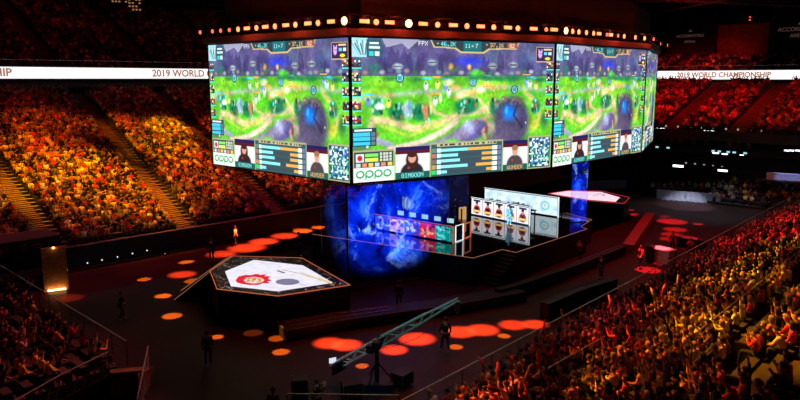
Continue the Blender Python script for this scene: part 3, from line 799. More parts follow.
# ------------------------------------------------------------------ the hanging ring of screens
ZB, ZT = 7.18, 16.68
RING = [A(29.1, -50.5), A(29.9, -34.4), A(46.5, -29.9), A(62.5, -30.4), A(75.2, -35.3), A(75.6, -49.8), A(62.5, -54.6), A(46.5, -55.0)]
RC = A(52, -42.4)
gc = game_canvas()
face_w = 16.7; face_h = ZT - ZB - .16
disp = grid_mesh('display', face_w - .16, face_h, gc, M['led'])
FACE_LAB = ['big screen on the near end of the hanging ring, tilting away past its dark corner', 'big screen facing the camera squarely, with the green sponsor name at its lower corner',
            'big screen beyond the widest one, above the blue net column', 'narrowest-looking big screen where the hanging ring turns behind the red stand']
for i in range(8):
    a, b = RING[i], RING[(i + 1) % 8]; d = b - a; L = d.length; rz = math.atan2(d.y, d.x)
    mid = (a + b) / 2; 
    r = empty('led_screen', (mid.x, mid.y, ZB), rz)
    tag(r, FACE_LAB[i] if i < 4 else 'unlit screen on the hidden side of the hanging ring, kept dark to spare the stand', 'screen', 'hanging screens over the stage')
    if i > 3:
        MB().box((0, -.02, (ZT - ZB) / 2), (L - .16, .04, face_h)).build('display', M['black_gloss'], r)  # unseen screens left unlit so their light stays off the orange stand
    else:
      o = bpy.data.objects.new('display', disp); COL.objects.link(o); o.parent = r; o.location = (0, 0, (ZT - ZB) / 2); o.scale = ((L - .16) / (face_w - .16), 1, 1)
    f = MB(); h = ZT - ZB; fr_name = 'frame'
    f.box((0, .18, h / 2), (L - .1, .3, h - .02)); 
    for z in (.04, h - .04): f.box((0, .0, z), (L, .10, .08))
    for x in (-L / 2 + .05, L / 2 - .05): f.box((x, .0, h / 2), (.10, .12, h))
    fo = f.build('frame', M['black'], r)
    for x in (-L * .3, 0, L * .3): c = MB(); c.tube((x, .3, h - .1), (x, .3, h + 1.0), .03, 6); c.build('hanging_cable', M['black_metal'], fo)
# roof-hung black skirt and lighting truss that follow the ring
def off(pts, d):
    out = []
    for p in pts:
        v = (p - RC); v.z = 0; out.append(p + v.normalized() * d)
    return out
r_out, r_in = off(RING, .35), off(RING, -1.2)
sk = MB()
for i in range(8):
    j = (i + 1) % 8
    sk.prism([r_out[i], r_out[j], r_in[j], r_in[i]], ZT + .02, ZT + .30)
r_f = off(RING, .40)
for i in range(8):
    j = (i + 1) % 8
    sk.prism([r_f[i], r_f[j], r_out[j], r_out[i]], ZT + .05, ZT + .50)
o = sk.build('screen_ring_canopy', mat('canopy_panel', (.15, .06, .05, 1), .6)); tag(o, 'dark red-lit canopy running round the top of the hanging screens', 'canopy')
dr = MB(); r_d0, r_d1 = off(RING, -1.5), off(RING, -1.55)  # sheet added to catch the lamps' red glow, standing in for lit haze
for i in range(8):
    j = (i + 1) % 8; dr.prism([r_d0[i], r_d0[j], r_d1[j], r_d1[i]], ZT + .3, ZT + 4.2)
o = dr.build('ring_glow_backing', mat('glow_backing_black', (.030, .016, .016, 1), .9, scale=2.0)); tag(o, 'black sheet added behind the lamps above the hanging screens to catch their glow', 'glow backing')
tr = empty('ring_truss', (0, 0, 0)); tag(tr, 'black box truss carrying the row of orange lamps above the hanging screens', 'truss')
tc = MB()
ro2, ri2 = off(RING, .1), off(RING, -.7)
for ring, z in ((ro2, ZT + .75), (ro2, ZT + 1.35), (ri2, ZT + .75), (ri2, ZT + 1.35)):
    for i in range(8): tc.tube((ring[i].x, ring[i].y, z), (ring[(i + 1) % 8].x, ring[(i + 1) % 8].y, z), .05, 6)
tc.build('chord', M['black_metal'], tr)
tb = MB()
for i in range(8):
    j = (i + 1) % 8
    for q in range(16):
        t0, t1 = q / 16, (q + 1) / 16
        p0, p1 = ro2[i].lerp(ro2[j], t0), ro2[i].lerp(ro2[j], t1); k0 = ri2[i].lerp(ri2[j], t0)
        za, zb = (ZT + .75, ZT + 1.35) if q % 2 else (ZT + 1.35, ZT + .75)
        tb.tube((p0.x, p0.y, za), (p1.x, p1.y, zb), .025, 4); tb.tube((p0.x, p0.y, ZT + .75), (k0.x, k0.y, ZT + 1.35), .025, 4)
tb.build('brace', M['black_metal'], tr)
hg = MB()
for i in range(8): hg.tube((ro2[i].x, ro2[i].y, ZT + 1.3), (ro2[i].x, ro2[i].y, 39.9), .03, 5)
hg.build('hoist_chain', M['black_metal'], tr)

def ring_hit(px, ring):
    """first meeting of the vertical plane through a photo column with a plan outline"""
    dx, dy = (px - 400) / FPX / 1.0, 1.0
    best = None
    for i in range(8):
        a, b = ring[i], ring[(i + 1) % 8]; ex, ey = b.x - a.x, b.y - a.y
        det = dx * (-ey) + dy * ex
        if abs(det) < 1e-9: continue
        t = (a.x * (-ey) + a.y * ex) / det; s = (dx * a.y - dy * a.x) / det
        if 0 <= s <= 1 and t > 0 and (best is None or t < best[0]): best = (t, i, math.atan2(ey, ex))
    return best
lamp_body_big = None
def lamp_unit(kind):
    r = empty('stage_lamp', (0, 0, 0))
    if kind == 'bar':
        MB().box((0, 0, 0), (.78, .26, .34)).build('body', M['black_metal'], r, bevel=.02)
        MB().box((0, -.145, 0), (.66, .03, .22)).build('lens', M['lamp_orange'], r.children[0])
        y = MB(); y.box((0, .03, .30), (.30, .06, .30)); y.build('clamp', M['black_metal'], r)
    else:
        m = {'hot': M['lamp_hot'], 'spot': M['lamp_orange'], 'dim': M['lamp_dim']}[kind]
        rr = {'hot': .26, 'spot': .19, 'dim': .15}[kind]
        b = MB(); b.tube((0, .25, 0), (0, -.14, -.02), rr * .75, 14, rr * 1.08); b.build('body', M['black_metal'], r, smooth=False)
        l = MB(); l.tube((0, -.14, -.02), (0, -.19, -.02), rr, 16, rr * .9); l.build('lens', m, r.children[0])
        y = MB(); y.box((-rr - .08, .05, .1), (.04, .07, .45)); y.box((rr + .08, .05, .1), (.04, .07, .45)); y.box((0, .05, .33), (2 * rr + .2, .07, .05)); y.build('yoke', M['black_metal'], r)
    return r
LAMPS = [(207, 'dim'), (219, 'dim'), (227, 'dim'), (235.5, 'dim'), (244, 'spot'), (252.5, 'bar'), (262, 'spot'), (270.5, 'bar'), (280, 'spot'), (290.5, 'bar'), (300, 'spot'), (312, 'bar'), (322, 'spot'), (334.5, 'bar'),
         (347.5, 'hot'), (364.5, 'bar'), (376, 'spot'), (389, 'bar'), (407.5, 'hot'), (421.5, 'bar'), (435.5, 'spot'), (451, 'bar'), (464, 'spot'), (477.5, 'bar'), (490, 'spot'), (504, 'bar'), (513.5, 'spot'),
         (529, 'bar'), (541, 'dim'), (549, 'bar'), (560, 'hot'), (566.5, 'spot'), (572.5, 'spot'), (580, 'spot'), (587, 'spot'), (592.5, 'bar'), (600, 'dim'), (604, 'bar'), (611, 'dim'), (617, 'spot'), (628, 'spot'),
         (637, 'spot'), (646, 'dim'), (653, 'dim'), (660, 'dim')]
protos = {}
ring_l = off(RING, .45)
seq = {}
for n_, (px, kind) in enumerate(LAMPS):
    hit = ring_hit(px, ring_l)
    if hit is None: hit = ring_hit(min(max(px, 209), 655), ring_l)
    t, i, an = hit
    if kind not in protos: o = protos[kind] = lamp_unit(kind)
    else: o = copy_tree(protos[kind])
    o.location = ((px - 400) / FPX * t, t, ZT + .92); o.rotation_euler = (0, 0, an)
    word = {'hot': 'dazzling round lamp', 'spot': 'round orange lamp', 'bar': 'oblong orange lamp', 'dim': 'faint red lamp'}[kind]
    where = ['over the near end screen', 'over the widest screen', 'over the receding middle screen', 'over the last narrow screen'][i] if i < 4 else 'at the far end of the ring'
    k = seq.get((kind, i), 0); seq[(kind, i)] = k + 1
    tag(o, f"{word} {where}, {ORD[k]} such from {'its far corner' if i == 0 else 'its near corner'}", 'stage lamp', 'lamps along the top of the hanging screens')

# ------------------------------------------------------------------ main stage
ZS = 2.0
Pst = [U(312, 234, ZS), U(473, 258, ZS), U(502.5, 249.5, ZS), U(516, 252.5, ZS), U(587, 229, ZS), U(581, 226.5, ZS), U(592, 219.5, ZS), U(566, 213, ZS), A(61, -38, ZS), A(56, -47, ZS), A(43, -48.5, ZS)]
stg = empty('main_stage', (0, 0, 0)); tag(stg, 'black mirror-topped stage under the hanging screens', 'stage')
MB().prism(Pst, 0, ZS - .03).build('stage_body', M['black'], stg)
MB().prism(Pst, ZS - .028, ZS).build('stage_top', M['black_gloss'], stg)
e = MB()
for a, b in zip(Pst[:7], Pst[1:8]): e.tube(a, b, .022, 6)
e.build('edge_trim', M['edge_dim'], stg)
# stage stairs, running down along the stage front
st = empty('stage_stairs', (0, 0, 0)); tag(st, 'short black flight of steps down from the stage corner', 'stairs')
top = U(503, 251, ZS); bot = Vector((5.7, 46.2, 0)); ed = (Pst[2] - Pst[1]); ed.z = 0; ed.normalize(); nrm = Vector((ed.y, -ed.x, 0))
tm = MB(); tn = MB()
for k in range(8):
    z = ZS - .22 - k * .22; c = Pst[2] - ed * (.25 + .30 * k) + nrm * .75; c.z = z / 2
    tm.box(c, (.30, 1.3, z), math.atan2(ed.y, ed.x)); c2 = c.copy() - ed * .13; c2.z = z + .01
    tn.box(c2, (.05, 1.3, .03), math.atan2(ed.y, ed.x))
tm.build('tread', M['black'], st); tn.build('nosing', M['grey_metal'], st)
hr = MB(); h0 = Pst[2] - ed * .2 + nrm * 1.38; h1 = Pst[2] - ed * 2.5 + nrm * 1.38
hr.path([Vector((h0.x, h0.y, ZS - .3)), Vector((h0.x, h0.y, ZS + .7)), Vector((h1.x, h1.y, .9)), Vector((h1.x, h1.y, 0))], .025)
hr.build('handrail', M['black_metal'], st)

# side stages with lit tops
def side_stage(outer, inner, z, paint, label, edge_m, lamp_edge_m, res=26):
    r = empty('side_stage', (0, 0, 0)); tag(r, label, 'stage')
    P = [U(*p, z) for p in outer]; Q = [U(*p, z) for p in inner]
    MB().prism(P, 0, z - .05).build('stage_body', M['black'], r)
    MB().prism(P, z - .045, z).build('stage_top', M['black_gloss'], r)
    e = MB()
    for i in range(len(P)): e.tube(P[i], P[(i + 1) % len(P)], .028, 6)
    e.build('edge_trim', edge_m, r)
    us = [(p.x + p.y) * S2 for p in P]; ns = [(p.x - p.y) * S2 for p in P]
    u0, u1, n0, n1 = min(us), max(us), min(ns), max(ns); w, h = n1 - n0, u1 - u0
    cv = Canvas(int(w * res), int(h * res))
    def T(px, py):
        p = U(px, py, z); return (((p.x - p.y) * S2 - n0) / w, (u1 - (p.x + p.y) * S2) / h)
    cv.rect(0, 0, 1, 1, (.03, .02, .03))
    mask = Canvas(cv.w, cv.h); mo = mask.poly([T(*p) for p in outer], (1, 1, 1))
    paint(cv, T, [T(*p) for p in inner])
    # keep a margin inside the trim
    m2 = mo.copy()
    for k in range(3):
        m2[1:-1, 1:-1] = m2[1:-1, 1:-1] & m2[:-2, 1:-1] & m2[2:, 1:-1] & m2[1:-1, :-2] & m2[1:-1, 2:]
    g = grid_mesh('floor_display', w, h, cv, M['led_floor'], m2)
    o = bpy.data.objects.new('floor_display', g); COL.objects.link(o); o.parent = r
    R = Matrix(((S2, 0, S2), (-S2, 0, S2), (0, -1, 0))).transposed().transposed()
    c = A((u0 + u1) / 2, (n0 + n1) / 2, z + .012)
    m4 = R.to_4x4(); m4.translation = c; o.matrix_world = m4
    return r, P
def paint_left(cv, T, inner):
    # dark moulded border with pale torn streaks
    for k in range(700):
        a = (rng.random(), rng.random()); l = .02 + .05 * rng.random(); an = rng.random() * 3
        cv.line([a, (a[0] + l * math.cos(an), a[1] + l * math.sin(an))], .004, [(.55, .45, .42), (.25, .2, .2), (.75, .68, .66), (.6, .3, .2)][k % 4], .8)
    for k in range(60): cv.blob(rng.random(), rng.random(), .05, .03, (.02, .015, .02), .9, .8)
    cv.poly(inner, (.90, .89, .94))
    t = T
    # smoke-coloured strokes on the white field
    cv.blob(*t(262, 263), .05, .03, (.98, .62, .45), .5, 1); cv.blob(*t(300, 284), .08, .03, (.75, .72, .84), .6, 1)
    cv.line([t(283, 270), t(310, 276), t(334, 285)], .008, (.72, .60, .45), .9); cv.line([t(300, 272), t(322, 281)], .012, (.85, .80, .75), .8)
    cv.line([t(307, 276), t(330, 282)], .02, (.90, .75, .50), .8); cv.line([t(278, 271), t(284, 273)], .014, (.35, .32, .35), .9)
    # red flame-winged badge with a gold monogram
    cx, cy = t(253.5, 280.5); 
    def rel(pts): return [T(253.5 + a, 280.5 + b) for a, b in pts]
    cv.poly(rel([(-18, 0), (-15, -4.0), (-8, -5.5), (-3, -5.2), (3, -6.5), (7, -5.5), (13, -6.2), (11, -4.2), (17, -4.0), (14.5, -1.8), (18, 0.4), (14, 1.2), (16, 3.0), (9, 3.0), (5, 4.6), (-4, 4.8), (-12, 3.6), (-16.5, 2.2)]), (.88, .05, .16))
    cv.poly(rel([(-10, 0), (-7, -2.6), (0, -3.4), (8, -2.6), (11, 0), (8, 2.2), (0, 3.2), (-7, 2.4)]), (.95, .90, .90), .9)
    for pts in ([(-7, 1.8), (-5.5, -2.2), (-1.8, -2.4), (-2, -1.2), (-4.4, -1.1), (-4.6, 0), (-2.6, -.1), (-2.8, .9), (-4.9, 1.0), (-5.3, 2)],
                [(-1.8, 2), (-.9, -2.4), (2.2, -2.5), (3.0, -1), (2.2, .2), (.2, .3), (-.2, 2.0)], [(3, 2), (4.8, 0), (3.8, -2.4), (5.2, -2.4), (6, -1), (7.3, -2.4), (8.8, -2.3), (7, -.2), (8.4, 2), (6.7, 2), (5.9, .8), (4.6, 2)]):
        cv.poly(rel(pts), (.80, .55, .10))
    # grey oval shadow, painted into the floor picture
    ex, ey = t(287.5, 282.5); cv.poly([T(287.5 + 12 * math.cos(q * .3142), 282.0 + 3.2 * math.sin(q * .3142)) for q in range(20)], (.42, .40, .52), .9)
    cv.noise(30, .05)
LH, PL = side_stage([(210, 271), (217, 289), (278, 296), (350, 285), (302, 258), (232, 256)], [(225, 271.5), (231, 286.5), (278, 291.5), (333, 283), (303, 265.5), (254, 260)], ZS, paint_left,
                'six-sided side stage with a red winged badge on its glowing white floor', M['edge_orange'], None)
def paint_right(cv, T, inner):
    for k in range(120):
        a = (rng.random(), rng.random()); cv.line([a, (a[0] + .05 * rng.random(), a[1] + .04)], .006, [(.4, .1, .12), (.6, .3, .3)][k % 2], .8)
    cv.poly(inner, (.98, .84, .90))
    for k in range(26):
        cv.blob(*T(598 + 18 * (rng.random() - .5), 194.6 + 3.2 * (rng.random() - .5)), .02, .02, (.45, .42, .50), .8, .6)
    cv.blob(*T(575, 194), .10, .05, (1, .72, .85), .6, 1)
RH, PR = side_stage([(548, 193.5), (568.5, 190.5), (602, 191), (629.5, 197.5), (624, 203.5), (587, 200.5)], [(550, 193.5), (568.5, 191), (601, 192), (620, 197.5), (615.5, 202), (587, 199.7)], ZS, paint_right,
                'six-sided side stage with a plain glowing pinkish white floor beyond the blue net column', M['edge_red'], None, 14)
# ramp on the outer side of the badge stage
rp = empty('stage_ramp', (0, 0, 0)); tag(rp, 'black ramp sloping down from the badge stage to the floor', 'ramp')
a0, a1 = U(211, 271, ZS), U(228, 257.5, ZS); b0 = U(174, 300, 0); b1 = U(181, 291, 0)
rb = MB(); rb.add([a0, a1, b1, b0, Vector((a0.x, a0.y, 0)), Vector((a1.x, a1.y, 0))], [(0, 1, 2, 3), (0, 3, 4), (1, 5, 2), (0, 4, 5, 1), (4, 3, 2, 5)]); rb.build('ramp_deck', M['black'], rp)
re = MB(); re.tube(a1, b1, .05, 6); re.tube(a0, b0, .02, 6); re.build('edge_trim', M['edge_dim'], rp)

# ------------------------------------------------------------------ projection nets
def net(label, p0, p1, z0, z1, m_args, extra=None, edge=True):
    d = p1 - p0; d.z = 0; L = d.length
    r = empty('projection_net', ((p0.x + p1.x) / 2, (p0.y + p1.y) / 2, 0), math.atan2(d.y, d.x)); tag(r, label, 'projection net', 'see-through nets under the hanging screens')
    n = MB(); n.add([(-L / 2, 0, z0), (L / 2, 0, z0), (L / 2, 0, z1), (-L / 2, 0, z1)], [(0, 1, 2, 3)])
    m = gauze_mat('net_' + str(len(bpy.data.materials)), *m_args); o = n.build('net', m, r)
    # local coordinates of the projection: turn the sheet's x,z into x,y of the noise
    o.data.transform(Matrix.Rotation(-PI / 2, 4, 'X')); o.rotation_euler = (PI / 2, 0, 0)
    for zz in (z1, z0): b = MB(); b.tube((-L / 2, 0, zz), (L / 2, 0, zz), .04, 6); b.build('batten', M['black_metal'], r)
    if edge:
        for xx in (-L / 2, L / 2): e = MB(); e.tube((xx, 0, z0), (xx, 0, z1), .012, 4); e.build('side_hem', M['grey_metal'], r)
    return r
g0 = A(29.5, -34.1); g1 = A(36.2, -32.2)
net('wide see-through net glowing with a blue star cloud in front of the stage', A(29.4, -34.2), A(37.0, -32.1), .1, ZB - .05, (3.1, 3.3, (6.0, 4.9, -1.0, 5.2), .03))
net('plain strip of see-through net round the corner from the wide blue one', A(29.3, -36.9), A(29.35, -34.35), .1, ZB - .05, (8.0, .55, (3.6, 4.9, 2.2, 5.2), .05))
net('see-through net at the rear of the stage behind the gaming desk', U(432, 208, ZS), U(468, 208, ZS), ZS + .05, ZB + 1.2, (5.0, .06, (9, 8, -1, 4.0), .30))
net('narrow blue column of see-through net at the far corner of the stage', U(570, 223, ZS), U(586, 221.5, ZS), ZS + .03, ZB - .02, (12.4, 2.0, (3.4, 9.0, 0, 4.4)))
# loose corner of net hanging from the ring's far end
net('pale scrap of net hanging from the far corner of the ring', A(73.2, -36.0), A(75.0, -36.2), ZB - 1.3, ZB, (1.4, .35, (3, 3, 0, 6), .35))

# ------------------------------------------------------------------ gaming desks on the stage
def splash_canvas():
    c = Canvas(260, 52, (.10, .14, .55))
    cols = [[(.2, .3, .95), (.7, .85, 1), (.05, .05, .3)], [(.75, .65, .95), (.95, .9, .95), (.5, .1, .5), (.2, .2, .6)], [(.15, .25, .85), (.85, .9, 1), (.5, .2, .6)], [(.85, .15, .20), (.98, .75, .6), (.75, .3, .1), (.35, .02, .1)], [(.05, .55, .55), (.2, .85, .75), (.02, .2, .3), (.5, .95, .9)]]
    for k in range(5):
        x0 = k / 5; c.rect(x0, 0, x0 + .2, 1, cols[k][0])
        for q in range(26):
            x, y = x0 + .02 + .16 * rng.random(), rng.random(); c.blob(x, y, .02 + .02 * rng.random(), .12 + .15 * rng.random(), cols[k][q % len(cols[k])], .9, .7, rng.random() * 3)
        x = x0 + .1; c.blob(x, .55, .028, .38, cols[k][1], .6, .6); c.blob(x, .25, .014, .12, (.9, .75, .65), .8, .5)
    c.noise(20, .25); return c
def players_canvas():
    c = Canvas(260, 60, (.95, .95, .98))
    for k in range(5):
        x0 = k / 5 + .008; w = .184
        c.rect(x0, .04, x0 + w, .96, (.93, .92, .96)); c.rect(x0 + .01, .68, x0 + w - .02, .84, (.95, .80, .45)); c.rect(x0 + .02, .84, x0 + w * .7, .94, (.75, .75, .80))
        cx = x0 + w * .5
        c.rect(cx - .06, .05, cx + .06, .17, (.10, .10, .14)); c.blob(cx, .66, .062, .30, (.58, .07, .10), 1, .2); c.blob(cx, .68, .03, .20, (.05, .05, .08), 1, .4); c.rect(cx - .05, .70, cx + .05, .84, (.95, .80, .45))
        c.blob(cx, .34, .024, .15, (.82, .52, .42), 1, .2); c.blob(cx, .22, .026, .09, (.08, .06, .07), 1, .2); c.rect(k / 5 + .196, 0, k / 5 + .204, 1, (.3, .3, .35))
    return c
def panel_canvas():
    c = Canvas(260, 54, (.80, .90, .94))
    for k in range(60): c.blob(rng.random(), rng.random(), .05, .2, [(.90, .97, 1), (.62, .78, .86), (.95, .98, .98)][k % 3], .6, .9)
    for k in range(40):
        x = .02 + .62 * rng.random(); c.blob(x, .62 + .3 * rng.random(), .012 + .02 * rng.random(), .10 + .14 * rng.random(), [(.10, .13, .17), (.25, .35, .42), (.05, .07, .10)][k % 3], .9, .4)
    for q in range(12): c.blob(.84 + .05 * math.cos(q * .52), .5 + .22 * math.sin(q * .52), .02, .08, (.45, .75, .85), .8, .5)
    c.blob(.84, .5, .03, .14, (.55, .70, .40), .6, .8); c.blob(.73, .45, .02, .07, (.9, .6, .5), .5, .8)
    return c
def led_desk(a, b, h, cv, label, trim, extra=None, depth=.9, side_arch=False):
    d = b - a; d.z = 0; L = d.length; rz = math.atan2(d.y, d.x); mid = (a + b) / 2
    r = empty('gaming_desk', (mid.x, mid.y, ZS), rz); tag(r, label, 'desk')
    g = grid_mesh('front_display', L - .16, h - .22, cv, M['led_bright']); o = bpy.data.objects.new('front_display', g); COL.objects.link(o); o.parent = r; o.location = (0, -.03, h / 2 + .0)
    f = MB(); f.box((0, .08, .06), (L, .18, .12)); f.box((0, .08, h - .05), (L, .18, .10)); f.box((-L / 2 + .04, .08, h / 2), (.08, .18, h)); f.box((L / 2 - .04, .08, h / 2), (.08, .18, h)); f.box((0, .1, h / 2), (L - .02, .1, h - .05))
    fro = f.build('frame', M['black'], r)
    t = MB(); t.box((0, -.03, h - .02), (L, .05, .045)); 
    if trim is not None:
        t.box((L / 2 + .02, -.03, h / 2), (.09, .06, h)); t.build('light_edge', trim, fro)
    tp = MB(); tp.box((0, .08 + depth / 2, h - .42 if h > 1.3 else h - .1), (L - .1, depth, .05)); tp.build('desk_top', M['black_metal'], r)
    lg = MB(); 
    for x in (-L / 2 + .15, L / 2 - .15): lg.box((x, .08 + depth * .85, (h - .42) / 2 if h > 1.3 else (h - .1) / 2), (.08, .08, h - .44 if h > 1.3 else h - .12))
    lg.build('leg', M['black_metal'], r)
    return r, L, rz, mid
p_a, p_b = U(375, 229.5, ZS), U(453, 243.5, ZS)
d1, L1, rz1, mid1 = led_desk(p_a, p_b, 1.30, splash_canvas(), 'long gaming desk with a colourful lit front, five monitors on top and an orange edge', M['edge_orange'])
q_a, q_b = U(471, 214.5, ZS), U(529.5, 226, ZS)
d2, L2, rz2, mid2 = led_desk(q_a, q_b, 1.62, players_canvas(), 'second gaming desk whose white front shows five players in a row', M['edge_white'])
w_a, w_b = U(484, 206, ZS), U(558, 217.5, ZS)
d3, L3, rz3, mid3 = led_desk(w_a, w_b, 1.8, panel_canvas(), 'tall pale blue lit desk front in a thick white frame behind the second desk', M['edge_white'])
m_ = Matrix.Rotation(rz1, 3, 'Z')
def on_desk(mid, rz, x, y, z):
    v = Matrix.Rotation(rz, 3, 'Z') @ Vector((x, y, 0)); return Vector((mid.x + v.x, mid.y + v.y, z))
def monitor_unit():
    r = empty('monitor', (0, 0, 0))
    MB().box((0, 0, .36), (.56, .04, .34)).build('screen_back', M['monitor_glow'], r, bevel=.008)
    MB().box((0, .025, .36), (.60, .03, .38)).build('case', M['black_metal'], r, bevel=.008)
    s = MB(); s.tube((0, .03, .02), (0, .03, .25), .022, 8); s.build('stem', M['black_metal'], r)
    MB().box((0, .03, .012), (.26, .18, .024)).build('foot', M['black_metal'], r)
    return r
m0 = monitor_unit()
for k in range(5):
    o = m0 if k == 0 else copy_tree(m0)
    o.location = on_desk(mid1, rz1, -L1 / 2 + 2.35 + k * (L1 - 2.9) / 4, .42, ZS + 1.225); o.rotation_euler = (0, 0, rz1 + .1)
    tag(o, f"glowing pale monitor on the colourful desk, {ORD[k]} counted toward the orange edge", 'monitor', 'monitors on the gaming desk')
def chair_unit():
    r = empty('gaming_chair', (0, 0, 0))
    MB().box((0, 0, .48), (.50, .50, .10)).build('seat', M['black'], r, bevel=.03)
    b = MB(); b.box((0, .27, .88), (.48, .10, .76)); bo = b.build('backrest', M['black'], r, bevel=.04)
    MB().box((0, .25, 1.32), (.28, .09, .18)).build('headrest', M['red_paint'], bo, bevel=.03)
    for q in (-1, 1): MB().box((q * .29, .02, .66), (.06, .32, .04)).build('armrest', M['black_metal'], r)
    s = MB(); s.tube((0, 0, .10), (0, 0, .44), .03, 8); s.build('post', M['black_metal'], r)
    f = MB()
    for q in range(5): f.tube((0, 0, .11), (.28 * math.cos(q * 1.257), .28 * math.sin(q * 1.257), .05), .025, 6)
    f.build('foot_star', M['black_metal'], r)
    return r
c0 = chair_unit()
for k in range(5):
    o = c0 if k == 0 else copy_tree(c0)
    o.location = on_desk(mid1, rz1, -L1 / 2 + 2.2 + k * (L1 - 2.9) / 4, 1.55, ZS); o.rotation_euler = (0, 0, rz1 + .15 * (k - 2))
    tag(o, f"empty black gaming chair behind the colourful desk, {ORD[k]} counted toward the orange edge", 'chair', 'chairs behind the gaming desk')
# lit arches at the end of the first desk
def arch(name, label, a, b, h, m, th=.07):
    d = b - a; d.z = 0; L = d.length; rz = math.atan2(d.y, d.x); mid = (a + b) / 2
    g = MB(); g.box((-L / 2, 0, h / 2), (th, .1, h)); g.box((L / 2, 0, h / 2), (th, .1, h)); g.box((0, 0, h), (L + th, .1, th)); g.box((0, 0, .04), (L, .1, th))
    o = g.build(name, m, None, loc=(mid.x, mid.y, ZS)); o.rotation_euler = (0, 0, rz); tag(o, label, 'light frame'); return o
arch('light_frame', 'thin white lit frame at the end of the colourful desk', U(455.5, 242.5, ZS), U(463, 240, ZS), 1.25, M['edge_white'], .025)
arch('light_frame', 'red lit frame beside the white one at the end of the colourful desk', U(464, 239, ZS), U(470.5, 236.5, ZS), 1.15, M['edge_orange'], .05)
# golden lit plinth between the desks
pp = U(462.5, 219, ZS); g = empty('plinth', (pp.x, pp.y, ZS), RN); tag(g, 'small golden glowing plinth standing between the two gaming desks', 'plinth')
MB().box((-.20, 0, .50), (.20, .3, 1.0)).build('panel', M['gold_glow'], g); MB().box((.20, 0, .55), (.20, .3, 1.1)).build('panel', M['gold_glow'], g); MB().box((0, 0, .45), (.2, .26, .9)).build('core', M['black_metal'], g)

# ------------------------------------------------------------------ crew and presenters
def feet(px, py, z=0.0): return U(px, py, z)
cam_dir = 0.0
def crew(px, py, z, pose, shirt, hair, rz, label, sc=1.0, tr=None, group=None):
    p = feet(px, py, z); return make_person(STAND[pose], p, rz, shirt, hair, label, group, sc, tr)
crew(509, 225.5, ZS, 'arms down', 'blue', 'black', PI, 'presenter in a pale blue outfit standing before the second gaming desk', 1.0, M['shirt_blue'])
crew(516, 210.5, ZS, 'arms down', 'grey', 'black', PI * .9, 'person in grey standing between the second desk and the tall lit front')
crew(454.5, 217.5, ZS, 'arm up', 'black', 'black', -PI / 2, 'person in black pointing an arm, standing by the golden plinth', 1.05)
crew(438.5, 215.5, ZS, 'arms down', 'black', 'brown', -PI / 2, 'person in black standing still behind the gaming chairs')
crew(445, 352, 0, 'walking', 'black', 'black', .5, 'crew member in black standing on the orange pools of light under the crane arm', 1.08)
crew(208.5, 366, 0, 'arms down', 'black', 'black', .3, 'crew member in black alone on the dark floor before the badge stage', 1.05)
crew(122.5, 320, 0, 'walking', 'black', 'brown', -.8, 'crew member in black walking beside the corner stand')
crew(274, 428, 0, 'arms down', 'black', 'black', -.2, 'crew member in black, standing near the level platform rail')
crew(399, 309, 0, 'arms down', 'black', 'black', 0, 'crew member in black in front of the blue net behind the long platform', 1.05)
crew(236, 246, 0, 'arms down', 'white', 'brown', 1.5, 'pale-shirted crew member on the floor beside the left wall')
crew(299.5, 257, 0, 'arms down', 'black', 'black', .6, 'tall crew member in black by the blue net and badge stage', 1.15)
crew(212, 262, 0, 'arms down', 'black', 'black', .6, 'crew member in black at the head of the badge stage ramp', 1.1)
crew(317, 418, 0, 'filming', 'black', 'brown', -1.0, 'crane operator in black beside the small bright monitor')
crew(601, 279, 0, 'arms down', 'black', 'black', 2.0, 'crew member in black beside the end of the barrier facing the crowd')
crew(579, 262, 0, 'filming', 'maroon', 'black', 2.4, 'person in dark red filming next to the stage')
crew(672, 252, 0, 'arms down', 'maroon', 'black', 2.8, 'crew member in dark red beside the red-lit tables')
crew(640, 268, 0, 'walking', 'red', 'black', 2.0, 'person in red walking toward the red-lit tables')
crew(29, 306, 0, 'filming', 'grey', 'black', -.9, 'person in grey raising a camera before the black tunnel mouth', 1.05)
def sit_on_chair(px, py, label, sh, rz):
    p = feet(px, py, 0)
    return make_person(POSES['hands clapping'], p, rz, sh, 'black', label)
# ------------------------------------------------------------------ barriers, platforms, tables on the floor
def low_block(name, cat, label, pts, h, depth, z0=0.0, trim=None, m='black', bend=None):
    """long low platform whose near top edge follows the given points"""
    P = [U(px, py, h) for px, py in pts]; r = empty(name, (0, 0, 0)); tag(r, label, cat)
    for i, (a, b) in enumerate(zip(P[:-1], P[1:])):
        pass
    back = []
    for i, p in enumerate(P):
        d = (P[min(i + 1, len(P) - 1)] - P[max(i - 1, 0)]); d.z = 0; d.normalize(); nn = Vector((-d.y, d.x, 0))
        if nn.y < 0: nn = -nn
        back.append(p + nn * depth)
    mb = MB(); poly = P + back[::-1]
    for i in range(len(P) - 1): mb.prism([P[i], P[i + 1], back[i + 1], back[i]], z0, h - .03)
    mb.build('body', M[m], r)
    tp = MB()
    for i in range(len(P) - 1): tp.prism([P[i], P[i + 1], back[i + 1], back[i]], h - .028, h)
    tp.build('deck', M['red_panel'] if m == 'red_panel' else M['black'], r)
    if trim:
        e = MB(); e.path([p + Vector((0, 0, .012)) for p in P], .018, 5); e.path([p + Vector((0, 0, .012)) for p in back], .018, 5); e.build('edge_trim', trim, r)
    return r
low_block('camera_platform', 'platform', 'long low black platform with camera rails between the badge stage and the crane', [(286, 331), (340, 321), (395, 313), (460, 304), (527, 292)], .62, 1.5, trim=M['rail_metal'])
low_block('floor_barrier', 'barrier', 'long black barrier curving past the foot of the stage stairs', [(500, 290), (524, 284), (580, 264), (626, 246)], .8, .5, trim=M['rail_metal'])
